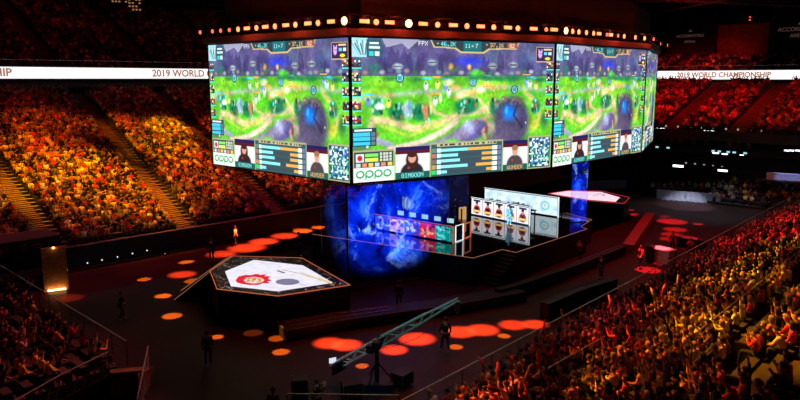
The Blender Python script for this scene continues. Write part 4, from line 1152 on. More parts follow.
low_block('crowd_barrier', 'barrier', 'straight black barrier beside the long crowd rail', [(549, 304), (580, 291), (618, 279)], 1.0, .6, trim=M['rail_metal'])
low_block('road_case_row', 'platform', 'narrow red-lit platform standing across the far floor by the plain white side stage', [(634, 245), (655, 213)], .7, .9, m='red_panel')  # the red light on this platform is put into its maroon colour
# camera rails with a small camera dolly lying on the platform
k = empty('camera_track', (0, 0, 0)); tag(k, 'pair of bright camera rails laid along the long low platform', 'camera track')
for q in (.45, 1.0):
    mbx = MB(); pts = []
    for px, py in [(292, 329), (340, 320), (395, 312)]:
        p = U(px, py, .66); d = Vector((.9, .45, 0)).normalized(); p = p + Vector((-d.y, d.x, 0)) * q; pts.append(p)
    mbx.path(pts, .03, 6); mbx.build('rail', M['rail_metal'], k)
def table(px, py, w, d, h, rz, label, m):
    p = U(px, py, 0); r = empty('equipment_table', (p.x, p.y, 0), rz); tag(r, label, 'table')
    MB().box((0, 0, h - .03), (w, d, .06)).build('table_top', m, r, bevel=.01)
    MB().box((0, -d / 2 + .02, h / 2), (w - .02, .03, h - .08)).build('skirt', m, r)
    for x in (-w / 2 + .06, w / 2 - .06):
        for y in (-d / 2 + .08, d / 2 - .06): MB().box((x, y, (h - .06) / 2), (.06, .06, h - .06)).build('leg', M['black_metal'], r)
    return r
table(662, 262, 1.7, 1.1, 1.1, -.9, 'red-lit cloth-fronted table at the crowd rail', M['white_plastic'])
table(694, 249, 2.6, 1.0, .9, -.9, 'lower dark table of equipment behind the red-lit one', M['black'])
# a moulded black box hut round the tables
for i, (px, py, w, h) in enumerate(((650, 262, .5, 1.3),)):
    p = U(px, py, 0); c = empty('loudspeaker', (p.x, p.y, 0), .8); tag(c, 'black floor loudspeaker beside the red-lit table', 'loudspeaker')
    MB().box((0, 0, h / 2), (w, .5, h)).build('cabinet', M['black'], c, bevel=.03)
    for z in (.4, .95):
        g = MB(); g.tube((0, -.245, z), (0, -.262, z), .19, 16); g.build('cone', M['black_metal'], c)
for i, (px, py, sh, lb) in enumerate(((690, 253, 'red', 'person in red seated behind the red-lit tables'), (698, 250, 'red', 'second person in red seated further behind the red-lit tables'))):
    p = U(px, py, 0); ch = MB(); ch.box((0, 0, .20), (.5, .45, .40)); o = ch.build('equipment_case', M['black'], None, loc=(p.x, p.y, 0), bevel=.02); o.rotation_euler = (0, 0, 2.6)
    tag(o, ['black case used as a seat by the person nearest the red-lit table', 'black case used as a seat by the person furthest behind the red-lit tables'][i], 'case')
    make_person(POSES['hands clapping'] if i == 0 else POSES['hands in lap'], p, 2.6, sh, 'black', lb)

# ------------------------------------------------------------------ camera crane
bp = U(377, 388, 0); pv = Vector((bp.x, bp.y, 0))
# height at which the pivot shows
ph = 2.15
tip = U(458, 299.5, 4.6); piv = pv + Vector((0, 0, ph))
rear_dir = (piv - tip); rear_dir.normalize(); tail = piv + rear_dir * 2.6
cr = empty('camera_crane', (bp.x, bp.y, 0)); tag(cr, 'long camera crane with a teal arm, counterweights and a dolly on the dark floor', 'camera crane')
def loc(p): return Vector(p) - Vector((bp.x, bp.y, 0))
d = (tip - tail); L = d.length; d.normalize(); sd = d.cross(Vector((0, 0, 1))).normalized(); upv = sd.cross(d).normalized()
def arm_part(name, t0, t1, r0, r1, m, w0, w1):
    mb = MB(); a = loc(piv + d * t0); b = loc(piv + d * t1); n = max(2, int(abs(t1 - t0) / .45))
    cor = [(1, 1), (-1, 1), (1, -1), (-1, -1)]
    for cx, cz in cor: mb.tube(a + sd * cx * w0 + upv * cz * w0, b + sd * cx * w1 + upv * cz * w1, r0, 6)
    for i in range(n):
        f0, f1 = i / n, (i + 1) / n; pa, pb = a.lerp(b, f0), a.lerp(b, f1); wa, wb = w0 + (w1 - w0) * f0, w0 + (w1 - w0) * f1
        for cx in (1, -1):
            q = 1 if i % 2 else -1
            mb.tube(pa + sd * cx * wa + upv * q * wa, pb + sd * cx * wb - upv * q * wb, r0 * .6, 4)
            mb.tube(pa + sd * wa * q + upv * cx * wa, pb - sd * wb * q + upv * cx * wb, r0 * .6, 4)
    mb.build(name, m, cr)
LT = (tip - piv).length
arm_part('rear_arm', -2.6, 0.0, .045, .045, M['white_plastic'], .16, .17)
arm_part('boom', 0.3, LT * .62, .05, .045, M['teal_metal'], .18, .13)
arm_part('boom_tip', LT * .62, LT, .04, .03, M['teal_metal'], .12, .05)
bw = MB(); q0, q1 = loc(piv + d * .5), loc(piv + d * LT * .6)
bw.add([q0 + sd * .15 + upv * .19, q1 + sd * .11 + upv * .14, q1 - sd * .11 + upv * .14, q0 - sd * .15 + upv * .19, q0 + sd * .15 + upv * .16, q1 + sd * .11 + upv * .11, q1 - sd * .11 + upv * .11, q0 - sd * .15 + upv * .16], [(0, 1, 2, 3), (7, 6, 5, 4), (0, 4, 5, 1), (3, 2, 6, 7), (0, 3, 7, 4), (1, 5, 6, 2)])
bw.build('boom_cover', M['teal_metal'], cr)
cw = MB()
for s_ in (-1, 1):
    for q in (-.18, .16): 
        c = loc(piv + d * q + sd * s_ * .42); cw.box(c, (.34, .34, .36), math.atan2(d.y, d.x))
cw.box(loc(piv), (.5, 1.1, .18), math.atan2(d.y, d.x)); cw.build('pivot_head', M['black'], cr, bevel=.02)
w2 = MB()
for q in range(4): w2.box(loc(tail + d * (.15 + .16 * q)) - Vector((0, 0, .12)), (.13, .60, .46), math.atan2(d.y, d.x))
w2.build('counterweight', M['black_metal'], cr, bevel=.01)
ps = MB(); ps.tube((0, 0, .35), (0, 0, ph), .11, 10, .09); ps.build('pivot_post', M['black_metal'], cr)
dl = MB(); dl.box((0, 0, .30), (1.5, 1.0, .12)); 
for x in (-.6, .6):
    for y in (-.45, .45): dl.tube((x, y - .06, .16), (x, y + .06, .16), .16, 12)
dl.build('dolly', M['black'], cr)
for an in range(3):
    lg = MB(); a = an * 2.094; lg.tube((0, 0, 1.3), (.75 * math.cos(a), .75 * math.sin(a), .36), .035, 6); lg.build('leg', M['black_metal'], cr)
hd = MB(); ht = loc(tip); hd.box(ht - Vector((0, 0, .30)), (.22, .30, .40)); hd.tube(ht - Vector((0, 0, .55)), ht - Vector((0, .25, .60)), .09, 8); hd.tube(ht + Vector((0, 0, .05)), ht - Vector((0, 0, .2)), .05, 6); hd.build('camera_head', M['black_metal'], cr, bevel=.015)
mo = loc(tail) + Vector((.0, -.1, .38)); ms = MB(); ms.box(mo, (.34, .05, .24), .5); ms.build('operator_monitor', lamp_mat('monitor_white', (.75, .85, 1, 1), .9), cr)
ms = MB(); ms.tube(mo - Vector((0, 0, .1)), loc(tail), .02, 5); ms.build('monitor_bracket', M['black_metal'], cr)
cbl = MB(); pts = []
for q in range(13):
    f = q / 12; p = (loc(tip) * (1 - f) + loc(piv) * f); p.z -= .25 + .5 * math.sin(PI * f); pts.append(p)
cbl.path(pts, .014, 5); cbl.build('hanging_cable', M['black'], cr)
# flight cases beside the crane
for i, (px, py, w, dd, h, rz, lb) in enumerate(((352, 398, .9, .6, .7, .3, 'black flight case beside the crane dolly, toward its monitor'), (402, 385, .8, .7, .6, .9, 'black flight case in front of the crane dolly, under its arm'), (300, 398, .7, .6, .9, .2, 'black flight case behind the crane operator'))):
    p = U(px, py, 0); c = empty('flight_case', (p.x, p.y, 0), rz); tag(c, lb, 'case')
    MB().box((0, 0, h / 2 + .06), (w, dd, h - .02)).build('body', M['black'], c, bevel=.02)
    for x in (-w / 2, w / 2):
        for y in (-dd / 2, dd / 2): e = MB(); e.box((x, y, h / 2 + .06), (.035, .035, h)); e.build('metal_corner', M['grey_metal'], c)
    for x in (-w / 2 + .1, w / 2 - .1):
        for y in (-dd / 2 + .1, dd / 2 - .1): wv = MB(); wv.tube((x, y - .02, .045), (x, y + .02, .045), .045, 8); wv.build('wheel', M['black_metal'], c)

# ------------------------------------------------------------------ rails of the stands
def guard_rail(name, label, pts, post_every, post_h, m, group=None, mid=True, r=.03, slats=0):
    """pts: points of the handrail"""
    o = empty(name, (0, 0, 0)); tag(o, label, 'railing', group)
    t = MB(); t.path(pts, r, 6); t.build('handrail', m, o)
    if mid:
        k = MB(); k.path([p - Vector((0, 0, post_h * .45)) for p in pts], r * .5, 5); k.path([p - Vector((0, 0, post_h * .85)) for p in pts], r * .5, 5); k.build('mid_rail', M['black_metal'], o)
    for a, b in zip(pts[:-1], pts[1:]):
        n = max(1, int((b - a).length / post_every))
        for i in range(n + (b is pts[-1])):
            p = a.lerp(b, i / n); q = MB(); q.tube(p, p - Vector((0, 0, post_h)), r * .7, 6); q.build('post', M['black_metal'], o)
    if slats:
        s = MB()
        for a, b in zip(pts[:-1], pts[1:]):
            n = int((b - a).length / slats)
            for i in range(n):
                p0 = a.lerp(b, (i + .2) / n) - Vector((0, 0, .08)); p1 = a.lerp(b, (i + .9) / n) - Vector((0, 0, post_h - .1)); 
                for q in range(3):
                    s.tube(p0.lerp(a.lerp(b, (i + 1.3) / n) - Vector((0, 0, post_h)), q * .12) , p1 + (b - a).normalized() * (q * .1), .02, 4)
        s.build('slats', m, o)
    return o
def FR(s, t, z): p = F_right(s, t); return Vector((p.x, p.y, z))
corner = U(400, 395, 2.5)
rail_pts = [FR(-.6, -.25, 2.45)] + [FR(s, -.25, 2.45) for s in (8, 16, 24, 32, 42, 52, 64)]
guard_rail('front_rail', 'long steel rail running the whole front of the near crowd stand', rail_pts, 2.0, 1.05, M['rail_metal'])
# dark panel wall under the rail
w = MB(); 
for a, b in zip(rail_pts[:-1], rail_pts[1:]):
    dd = (b - a).normalized(); nn = Vector((-dd.y, dd.x, 0)) * .05
    w.add([a + nn - Vector((0, 0, 2.44)), b + nn - Vector((0, 0, 2.44)), b + nn - Vector((0, 0, 1.05)), a + nn - Vector((0, 0, 1.05)), a - nn - Vector((0, 0, 2.44)), b - nn - Vector((0, 0, 2.44)), b - nn - Vector((0, 0, 1.05)), a - nn - Vector((0, 0, 1.05))],
          [(0, 1, 2, 3), (7, 6, 5, 4), (3, 2, 6, 7), (0, 3, 7, 4), (1, 5, 6, 2)])
struct(w.build('wall_right', M['wall']))
guard_rail('platform_rail', 'level rail at the bottom edge beside the crane, ending at the long crowd rail', [U(287, 394, 2.45), U(399, 395.5, 2.45)], 1.4, 1.1, M['rail_metal'])
for i, (s, t0, t1, lb) in enumerate(((9.0, 3.6, 9.5, 'sloping handrail inside the near stand among the raised arms'),)):
    pts = [FR(2.5 + q * .55, 3.6 + .02 * q, 1.4 + 4 * .306 + 1.0) for q in range(0, 11, 2)]
    guard_rail('hand_rail', lb, pts, 2.2, .9, M['rail_metal'], mid=False, r=.022)
zr = lambda t: 1.4 + int(t / TREAD) * .306
guard_rail('aisle_rail', 'long dark-backed rail along the walkway halfway up the near stand', [FR(q, 7.75, zr(8) + .95) for q in (6.6, 12, 18, 24, 30)], 1.8, .9, M['rail_metal'], mid=False, r=.026)
wv_ = MB()
for q0, q1 in ((6.6, 12), (12, 18), (18, 24), (24, 30)):
    wv_.prism([FR(q0, 7.78, 0), FR(q1, 7.78, 0), FR(q1, 7.86, 0), FR(q0, 7.86, 0)], zr(8) - .3, zr(8) + .8)
struct(wv_.build('wall_walkway', M['wall']))
# walls round the way out
vo = MB()
for (s0_, t0_, s1_, t1_) in ((2.7, 8.9, 5.8, 9.02), (5.7, 8.9, 5.82, 13.2), (2.7, 8.9, 2.82, 13.2)):
    vo.prism([F_right(s0_, t0_), F_right(s1_, t0_), F_right(s1_, t1_), F_right(s0_, t1_)], 3.0, zr(9) + 1.0)
struct(vo.build('wall_exit', M['wall']))
guard_rail('hand_rail', 'handrail along the top of the dark wall round the way out', [FR(2.8, 8.96, zr(9) + 1.12), FR(5.75, 8.96, zr(9) + 1.12)], 1.4, .2, M['rail_metal'], mid=False, r=.022)

# corner stand rails
guard_rail('front_rail', 'rail sloping down across the front of the dim corner stand', [A(12.35, -49, 2.5), A(12.35, -29.6, 2.5)], 1.6, 1.1, M['rail_metal'])
sr = [U(108, 352, 2.5), U(62, 374, 2.5), U(14, 401, 2.5)]
guard_rail('side_rail', 'slatted steel rail beside the steps of the dim corner stand', sr, 1.1, 1.2, M['rail_metal'], slats=.42)
guard_rail('side_rail', 'short slatted rail holding a pink poster by the corner steps', [U(148, 346, 2.3), U(137, 400, 2.3)], 1.1, 1.2, M['rail_metal'], slats=.42)
cs = empty('corner_steps', (0, 0, 0)); tag(cs, 'brown steps between the two slatted rails of the corner stand', 'stairs')
sa, sb = U(136, 366, .4), U(116, 402, 1.3); dd = (sb - sa); dd.z = 0; Ls = dd.length; dd.normalize(); nn = Vector((-dd.y, dd.x, 0))
for k in range(7):
    c = sa + dd * (k * .42); z = .25 + k * .17
    MB().box((c.x, c.y, z / 2), (.44, 1.5, z), math.atan2(dd.y, dd.x)).build('tread', M['stairs'], cs)
pc = U(144, 380, 1.75); po = MB().box((0, 0, 0), (.60, .03, .75)).build('poster', mat('pink_poster', (.75, .30, .36, 1), .6), None, loc=pc); po.rotation_euler = (0, 0, 1.1); tag(po, 'pink poster hanging on the short slatted rail', 'poster')

# ------------------------------------------------------------------ tunnel hut by the left stand
t_a, t_b = A(17.2, -53), A(16.8, -49.2)
hut = MB()
hut.prism([A(5, -53.2), A(16.9, -53.2), A(16.9, -50.2), A(5, -50.2)], 2.95, 3.35)
hut.prism([A(16.6, -53.2), A(16.9, -53.2), A(16.9, -50.2), A(16.6, -50.2)], 0, 2.95)
hut.prism([A(5, -53.2), A(13.6, -53.2), A(13.6, -52.9), A(5, -52.9)], 0, 2.95)
struct(hut.build('wall_tunnel', M['wall']))
pn = empty('tunnel_light_wall', (0, 0, 0)); tag(pn, 'brown wall panel by the tunnel mouth lit by a bright strip at its foot', 'lit wall panel')
x0 = U(48, 291.5, .08); x1 = U(66, 289, .08)
dpn = (x1 - x0); dpn.z = 0; Lp = dpn.length; rzp = math.atan2(dpn.y, dpn.x); mp = (x0 + x1) / 2
back = Vector((-dpn.y, dpn.x, 0)).normalized() * .22
MB().box((mp.x + back.x, mp.y + back.y, 1.5), (Lp + .4, .1, 3.0), rzp).build('panel', mat('brown_wall_board', (.42, .20, .07, 1), .7), pn)
MB().box((mp.x, mp.y, .12), (Lp, .10, .09), rzp).build('strip_lamp', M['lamp_warm'], pn)
MB().ball((mp.x + back.x * .3, mp.y + back.y * .3, 2.98), .07, 8, 6).build('top_lamp', M['lamp_warm'], pn)
# little lamps along the left wall
dl0 = None
for k, (px, py) in enumerate(((46, 247), (87.5, 263), (102, 260), (117.5, 257), (132.5, 253.5), (147, 250.5), (165, 254), (67, 270))):
    u = None
    # on the wall plane n=-52.7
    dx = (px - 400) / FPX; d_ = py - 200
    yf = FPX * _c - d_ * _s; zz = -(d_ * _c + FPX * _s); x = px - 400
    # (x*k - yf*k)*S2 = -52.68
    kk = -52.66 / ((x - yf) * S2); p = Vector((x * kk, yf * kk, CAMZ + zz * kk))
    if dl0 is None:
        dl0 = empty('wall_lamp', p, RU); MB().ball((0, 0, 0), .055, 8, 6).build('bulb', M['lamp_dot'], dl0); MB().box((0, .05, 0), (.12, .05, .12)).build('base', M['black_metal'], dl0); o = dl0
    else: o = copy_tree(dl0)
    o.location = p; tag(o, f"tiny white lamp on the black wall under the orange crowd, {ORD[k]} from the tunnel", 'wall lamp', 'tiny lamps on the wall of the orange stand')

# ------------------------------------------------------------------ ribbon displays at the front of the upper stands
def ribbon(a, b, z0, z1, label, texts, m=None):
    d = b - a; d.z = 0; L = d.length; rz = math.atan2(d.y, d.x); mid = (a + b) / 2
    r = empty('ribbon_display', (mid.x, mid.y, 0), rz); tag(r, label, 'display board', 'white ribbon boards round the hall')
    MB().box((0, 0, (z0 + z1) / 2), (L, .2, z1 - z0)).build('display', M['ribbon'], r)
    MB().box((0, .18, (z0 + z1) / 2), (L, .14, z1 - z0 + .3)).build('casing', M['black'], r)
    for (px, body, size) in texts:
        # where the photo column meets the board
        kx = (px - 400) / FPX; # x = kx*y (ground) approx, solved on the board's line
        t = (kx * a.y - a.x) / (d.x - kx * d.y); xloc = t * L - L / 2
        text('lettering', body, size, M['letter_gold'], r, (xloc, -.12, (z0 + z1) / 2), (PI / 2, 0, 0), extrude=.005, bold=.025)
ribbon(A(-30, -84.2), A(64, -84.2), 14.05, 15.3, 'white ribbon board over the orange crowd, with gold letters', [(2, 'CHAMPIONSHIP', 1.05)] if False else [(-27, 'CHAMPIONSHIP', 1.2), (213, '2019 WORLD CHAMPIONSHIP', 1.2)])
ribbon(A(105.6, -66), A(105.6, 2), 13.95, 15.2, 'white ribbon board over the red crowd, reading 2019 WORLD CHAMPIONSHIP in gold', [(717, '2019 WORLD CHAMPIONSHIP', .98)])
# rail above the ribbons
guard_rail('balcony_rail', 'thin balcony rail above the ribbon board over the orange crowd', [A(-30, -84.45, 16.1), A(64, -84.45, 16.1)], 3.0, 1.0, M['rail_metal'], mid=False)
guard_rail('balcony_rail', 'thin balcony rail above the ribbon board over the red crowd', [A(105.8, -62, 15.9), A(105.8, 0, 15.9)], 3.0, .9, M['rail_metal'], mid=False)

# upper end wall: maroon block and two black boards with the hall's name
o = MB().box((0, 0, 0), (.4, 8.6, 6.4)).build('wall_panel', M['red_panel'], None, loc=A(113.5, -40.3, 19.0)); o.rotation_euler = (0, 0, RU); tag(o, 'maroon wall block above the red crowd between two black name boards', 'wall panel')
def name_board(px, z, w, h, rz_, label, size):
    kx = (px - 400) / FPX; u = 112.5
    # n on u=112.5 so that x/y = kx
    n = u * (kx - 1) / (1 + kx); p = A(u, n, z)
    r = empty('name_board', p, RU - PI / 2); tag(r, label, 'board', 'black boards with the hall name')
    MB().box((0, .1, 0), (w, .2, h)).build('board', M['wall'], r)
    text('lettering', 'ACCORHOTELS', size, M['letter_dim'], r, (0, -.05, .4), (PI / 2, 0, 0)); text('lettering', 'ARENA', size * .9, M['letter_dim'], r, (0, -.05, -.5), (PI / 2, 0, 0))
    m_ = MB(); m_.box((0, -.03, 1.1), (.5, .04, .12)); m_.box((0, -.03, 1.3), (.25, .04, .12)); m_.build('emblem', M['letter_dim'], r)
name_board(683, 20.3, 8, 7.5, RU, 'black board with dim hall name, the one next to the hanging screens', .62)
name_board(789, 20.6, 8, 7.5, RU, 'black board with dim hall name, the one beyond the maroon block', .80)

# ------------------------------------------------------------------ dark galleries under the red stand
gal = MB()
for z, d_ in ((5.1, 1.2), (2.9, 2.0)):
    gal.prism([A(89.6 - d_, -56), A(89.6 - d_, -4), A(89.6, -4), A(89.6, -56)], z - .25, z); gal.prism([A(89.6 - d_, -56), A(89.6 - d_, -4), A(89.75 - d_, -4), A(89.75 - d_, -56)], z, z + .55)
struct(gal.build('wall_gallery', M['wall']))
def at_u(px, py, u):
    x = px - 400; d = py - 200; yf = FPX * _c - d * _s; zz = -(d * _c + FPX * _s); k = u / ((x + yf) * S2)
    return Vector((x * k, yf * k, CAMZ + zz * k))
g0_ = empty('gallery_lamp', (0, 0, 0)); MB().box((0, -.08, 0), (1.5, .08, .30)).build('lens', M['lamp_white'], g0_); MB().box((0, 0, 0), (1.6, .14, .40)).build('body', M['black_metal'], g0_)
for k, (px, py, sc) in enumerate(((660, 129, .9), (709.5, 131.5, .9), (699, 131.5, .45), (753, 135, .6), (678.5, 166, .9), (723, 170.5, .75), (716, 153, .5), (725, 154, .45), (742, 155, .3))):
    o = g0_ if k == 0 else copy_tree(g0_)
    o.location = at_u(px, py, 88.2 if py < 140 else 87.2); o.rotation_euler = (0, 0, RU - PI / 2); o.scale = (sc, 1, sc)
    tag(o, f"cold white lamp in the dark gallery, {'upper row' if py < 140 else ('lower row' if py > 160 else 'middle row')}, {ORD[k]} of these lamps", 'lamp', 'white lamps in the dark gallery')
d0_ = None
for k, (px, py) in enumerate([(666 + 12 * q, 126 + q * .6) for q in range(10)] + [(686 + 9 * q, 163 + q) for q in range(5)]):
    if d0_ is None: d0_ = empty('gallery_bulb', (0, 0, 0)); MB().ball((0, 0, 0), .13, 8, 6).build('bulb', mat('dim_bulb', (.3, .25, .25, 1), emis=(1, .75, .7, 1), estr=.35), d0_); MB().box((0, .1, 0), (.2, .1, .2)).build('base', M['black'], d0_); o = d0_
    else: o = copy_tree(d0_)
    o.location = at_u(px, py, 88.2); o.rotation_euler = (0, 0, RU - PI / 2)
    tag(o, f"dim round bulb in the dark gallery, {'upper' if k < 10 else 'lower'} row, {ORD[k if k < 10 else k - 10]} from the hanging screens", 'lamp', 'dim bulbs in the dark gallery')
# monitors and people in the gallery
gm = None
for k, (px, py) in enumerate(((713, 153.5), (719, 154.5), (728, 154.5), (734, 155), (745, 155), (657, 148), (668, 149))):
    if gm is None: o = gm = monitor_unit()
    else: o = copy_tree(gm)
    p = at_u(px, py, 87.6); o.location = (p.x, p.y, 5.1); o.rotation_euler = (0, 0, RU - PI / 2); o.scale = (.7, 1, .6)
    tag(o, f"small glowing monitor on the gallery ledge, {ORD[k]} along", 'monitor', 'monitors on the gallery ledge')
for k, (px, sh) in enumerate(((659, 'maroon'), (664, 'grey'), (671, 'red'), (680, 'red'), (693, 'maroon'), (706, 'maroon'), (729, 'red'), (738, 'maroon'), (748, 'grey'))):
    p = at_u(px, 150, 88.9); make_person(STAND['arms down'], (p.x, p.y, 5.1), RU + PI / 2, sh, 'black', f"far person in {sh} top on the dark gallery ledge, {ORD[k]} along", 'people on the gallery ledge', .95)
# white barriers on the floor in front of the galleries, with people behind
b0_ = None
for k in range(11):
    px = 660 + 5.6 * k; py = 199.5 + .45 * k
    p = U(px, py, 0); p2 = U(px + 5.6, py + .45, 0); d = p2 - p
    if b0_ is None:
        b0_ = empty('floor_barrier_panel', (0, 0, 0)); MB().box((0, 0, .62), (.76, .05, 1.12)).build('panel', M['grey_cloth'], b0_)
        f = MB(); 
        for x in (-.40, .40): f.box((x, 0, .62), (.04, .07, 1.2)); f.box((x, 0, .03), (.05, .6, .05))
        f.build('frame', M['rail_metal'], b0_); o = b0_
    else: o = copy_tree(b0_)
    o.location = p; o.rotation_euler = (0, 0, math.atan2(d.y, d.x)); tag(o, f"pale barrier panel on the far floor, {ORD[k]} from the plain white side stage", 'barrier', 'pale barrier panels across the far floor')
b1_ = None
for k in range(7):
    px = 590 + 5.5 * k; py = 189.5 - .1 * k
    p = U(px, py, 0); o = copy_tree(b0_); o.location = p; o.rotation_euler = (0, 0, -.05)
    tag(o, f"dim barrier panel behind the plain white side stage, {ORD[k]} from the blue net column", 'barrier', 'dim barrier panels behind the white side stage')
names = ['white', 'maroon', 'grey', 'red', 'navy', 'maroon', 'black', 'grey', 'red', 'white', 'maroon', 'red', 'grey', 'maroon']
for k in range(14):
    px = 652 + 6.1 * k; p = U(px, 195 + (k % 3) * .6, 0)
    make_person(STAND[['arms down', 'walking', 'filming'][k % 3]], p, RU + PI / 2 + .5 * math.sin(k * 2.1), names[k], 'black', f"far person in {names[k]} top behind the pale barrier panels, {ORD[k]} from the screens", 'people behind the pale barriers')
# blue-lit desk and lamps at the far side
o = empty('work_desk', (0, 0, 0)); p = at_u(788, 176, 84); o.location = (p.x, p.y, p.z - .5); o.rotation_euler = (0, 0, RU - PI / 2 + .3); tag(o, 'blue-lit work desk in the dark between the red stand and the near crowd', 'desk')
MB().box((0, 0, .7), (4.2, 1.0, .08)).build('desk_top', M['grey_cloth'], o); MB().box((0, -.45, .35), (4.2, .05, .62)).build('front_panel', M['grey_cloth'], o)
for x in (-1.9, 1.9): MB().box((x, .3, .33), (.08, .08, .66)).build('leg', M['black_metal'], o)
bp2 = p
pu_, pn_ = (p.x + p.y) * S2, (p.x - p.y) * S2
slab('wall_riser', [A(pu_ - 1.2, pn_ - 3), A(pu_ - 1.2, pn_ + 3), A(pu_ + 1.2, pn_ + 3), A(pu_ + 1.2, pn_ - 3)], p.z - .75, p.z - .52, M['wall'])
for k, px in enumerate((787, 792, 798)):
    o = copy_tree(g0_); o.location = at_u(px, 150.5, 88); o.rotation_euler = (0, 0, RU - PI / 2); o.scale = (.33, 1, .5); tag(o, f"small cold lamp in the dark above the blue-lit desk, {ORD[k]} from the screens", 'lamp', 'small lamps above the blue-lit desk')

# ------------------------------------------------------------------ roof rig
def box_truss(name, label, a, b, w, m, group=None, chord=.045):
    r = empty(name, (0, 0, 0)); tag(r, label, 'truss', group); d = (b - a); L = d.length; d.normalize(); sd = d.cross(Vector((0, 0, 1))).normalized(); c = MB(); q = MB()
    cor = [sd * w / 2 * sx + Vector((0, 0, w / 2 * sz)) for sx, sz in ((1, 1), (-1, 1), (-1, -1), (1, -1))]
    for k in cor: c.tube(a + k, b + k, chord, 6)
    c.build('chord', m, r); n = int(L / w)
    for i in range(n):
        for j in range(4):
            p0 = a + d * (i * L / n) + cor[j]; p1 = a + d * ((i + 1) * L / n) + cor[(j + 1) % 4]; q.tube(p0, p1, chord * .5, 4)
    q.build('brace', m, r)
    return r
M['rig'] = mat('rig_metal', (.10, .07, .07, 1), .4, .6)
rigs = [((-30, 84, 26), (30, 84, 26)), ((-34, 96, 22.5), (22, 100, 22.5)), ((10, 86, 24.5), (64, 92, 23.0)), ((20, 110, 26), (70, 100, 25)), ((40, 112, 24.5), (44, 70, 24.5)), ((-60, 90, 25.5), (-20, 110, 25.0))]
for k, (a, b) in enumerate(rigs):
    lab = ['dim roof truss crossing above the hanging screens, lowest in the picture', 'dim roof truss above the near end of the hanging ring', 'dim roof truss above the receding screens', 'dim roof truss above the maroon wall block', 'dim roof truss running away over the far stand', 'dim roof truss over the upper stand of the orange crowd'][k]
    box_truss('roof_truss', lab, Vector(a), Vector(b), .9, M['rig'], 'dark trusses under the roof')
    h = MB()
    for t in (.15, .5, .85):
        p = Vector(a).lerp(Vector(b), t); h.tube(p, (p.x, p.y, 40), .03, 5)
    o = h.build('hoist_chains', M['black_metal']); o.parent = [x for x in COL.objects if x.name.startswith('roof_truss')][-1]
# gilt glowing rig piece over the upper stand, and the red lamps over the far wall
def hang(name, px, py, D, w, h, label, cat, m):
    x = px - 400; d = py - 200; yf = FPX * _c - d * _s; zz = -(d * _c + FPX * _s); k = D / yf; p = Vector((x * k, yf * k, CAMZ + zz * k))
    r = empty(name, p, math.atan2(p.y, p.x) - PI / 2); tag(r, label, cat)
    MB().box((0, 0, 0), (w, .3, h)).build('body', M['black_metal'], r); g = MB()
    for q in range(int(w / .35)): 
        for z in range(max(1, int(h / .35))):
            if (q * 7 + z * 3) % 4: g.box((-w / 2 + .18 + q * .35, -.17, -h / 2 + .18 + z * .35), (.2, .05, .16))
    g.build('lens', m, r); c = MB(); c.tube((0, 0, h / 2), (0, 0, 40 - p.z), .03, 5); c.build('hoist_chain', M['black_metal'], r)
gold = lamp_mat('gilt_lamp', (1.0, .45, .15, 1), .35)
hang('hanging_loudspeaker', 136, 4, 80, 1.7, 1.6, 'small gilt-lit rig box hanging over the upper stand', 'rig box', gold)
hang('hanging_loudspeaker', 120, 1, 82, 2.6, .5, 'flat gilt-lit rig box beside the taller one over the upper stand', 'rig box', gold)
redl = lamp_mat('red_lamp', (1.0, .05, .04, 1), 1.6)
hang('hanging_lamp', 750, 19.5, 92, .4, 1.2, 'tall red lamp hanging before the maroon wall block', 'lamp', redl)
hang('hanging_lamp', 757, 8, 92, .5, .5, 'small red lamp hanging above the tall red one', 'lamp', redl)
b = MB(); b.box((0, 0, 0), (.25, .05, 3.2)); o = b.build('hanging_banner', mat('banner_cloth', (.30, .10, .07, 1), .8), None, loc=(-30.2, 80.5, 23.0)); tag(o, 'narrow dull red strip of cloth hanging under the gilt rig box', 'banner')

# ------------------------------------------------------------------ lights
def spot(name, loc, tgt, deg, col, E, blend=.5, size=.3):
    d = (Vector(tgt) - Vector(loc)); L = d.length
    ld = bpy.data.lights.new(name, 'SPOT'); ld.energy = E * 4 * PI * PI * L * L / 10; ld.color = col; ld.spot_size = math.radians(deg); ld.spot_blend = blend; ld.shadow_soft_size = size
    o = bpy.data.objects.new(name, ld); COL.objects.link(o); o.location = loc; o.rotation_euler = d.to_track_quat('-Z', 'Y').to_euler()
    return o
OR = (1.0, .20, .035); RDL = (1.0, .02, .025)
pools = [(186.5, 262, 6, 1), (144, 279.5, 6.5, .8), (163, 296, 7.5, 1), (182, 274.5, 12, .8), (194, 281, 9, .6), (222, 254, 13, .8), (247, 247.8, 17, 1.3), (264, 241.5, 13, 1.5), (285, 236, 12, 1.5), (303, 231, 9, 1.4), (319, 227.5, 7, 1.2),
         (172, 316, 9, 1), (217, 337, 6, .8), (253, 333, 9, .12), (281, 352, 8, .9), (277, 338.5, 8, .6), (346, 345, 14, 1.6), (329, 343, 14, 1.2), (362, 366, 6, 1), (394, 350, 12, 1.5), (417, 339, 16, 1.6), (456, 347, 6.5, 1), (460, 332, 15, 1.5), (482, 330, 15, 1.5), (504, 336, 6, 1), (513, 325, 13, 1.1), (535, 324.5, 12, 1.3),
         (70, 298, 12, .12)]
for k, (px, py, hw, e) in enumerate(pools):
    p = U(px, py, 0); D = p.y * _c + CAMZ * _s; rr = hw * D / FPX; small = hw < 10
    pu, pn = (p.x + p.y) * S2, (p.x - p.y) * S2
    under = 25 < pu < 60 and pn < -40
    H_ = 19; q = A(pu - 3, pn - 1, H_)
    if under: H_ = 6.6; q = A(max(pu, 30.5), max(pn, -49.5), H_)
    spot('pool_lamp', q, p, math.degrees(2 * math.atan(rr * (1.15 if small else 1.32) / (q - p).length)), (1.0, .30, .015) if small else (1.0, .10, .02), (310 if small else 350) * e, .35 if small else .8, .05)
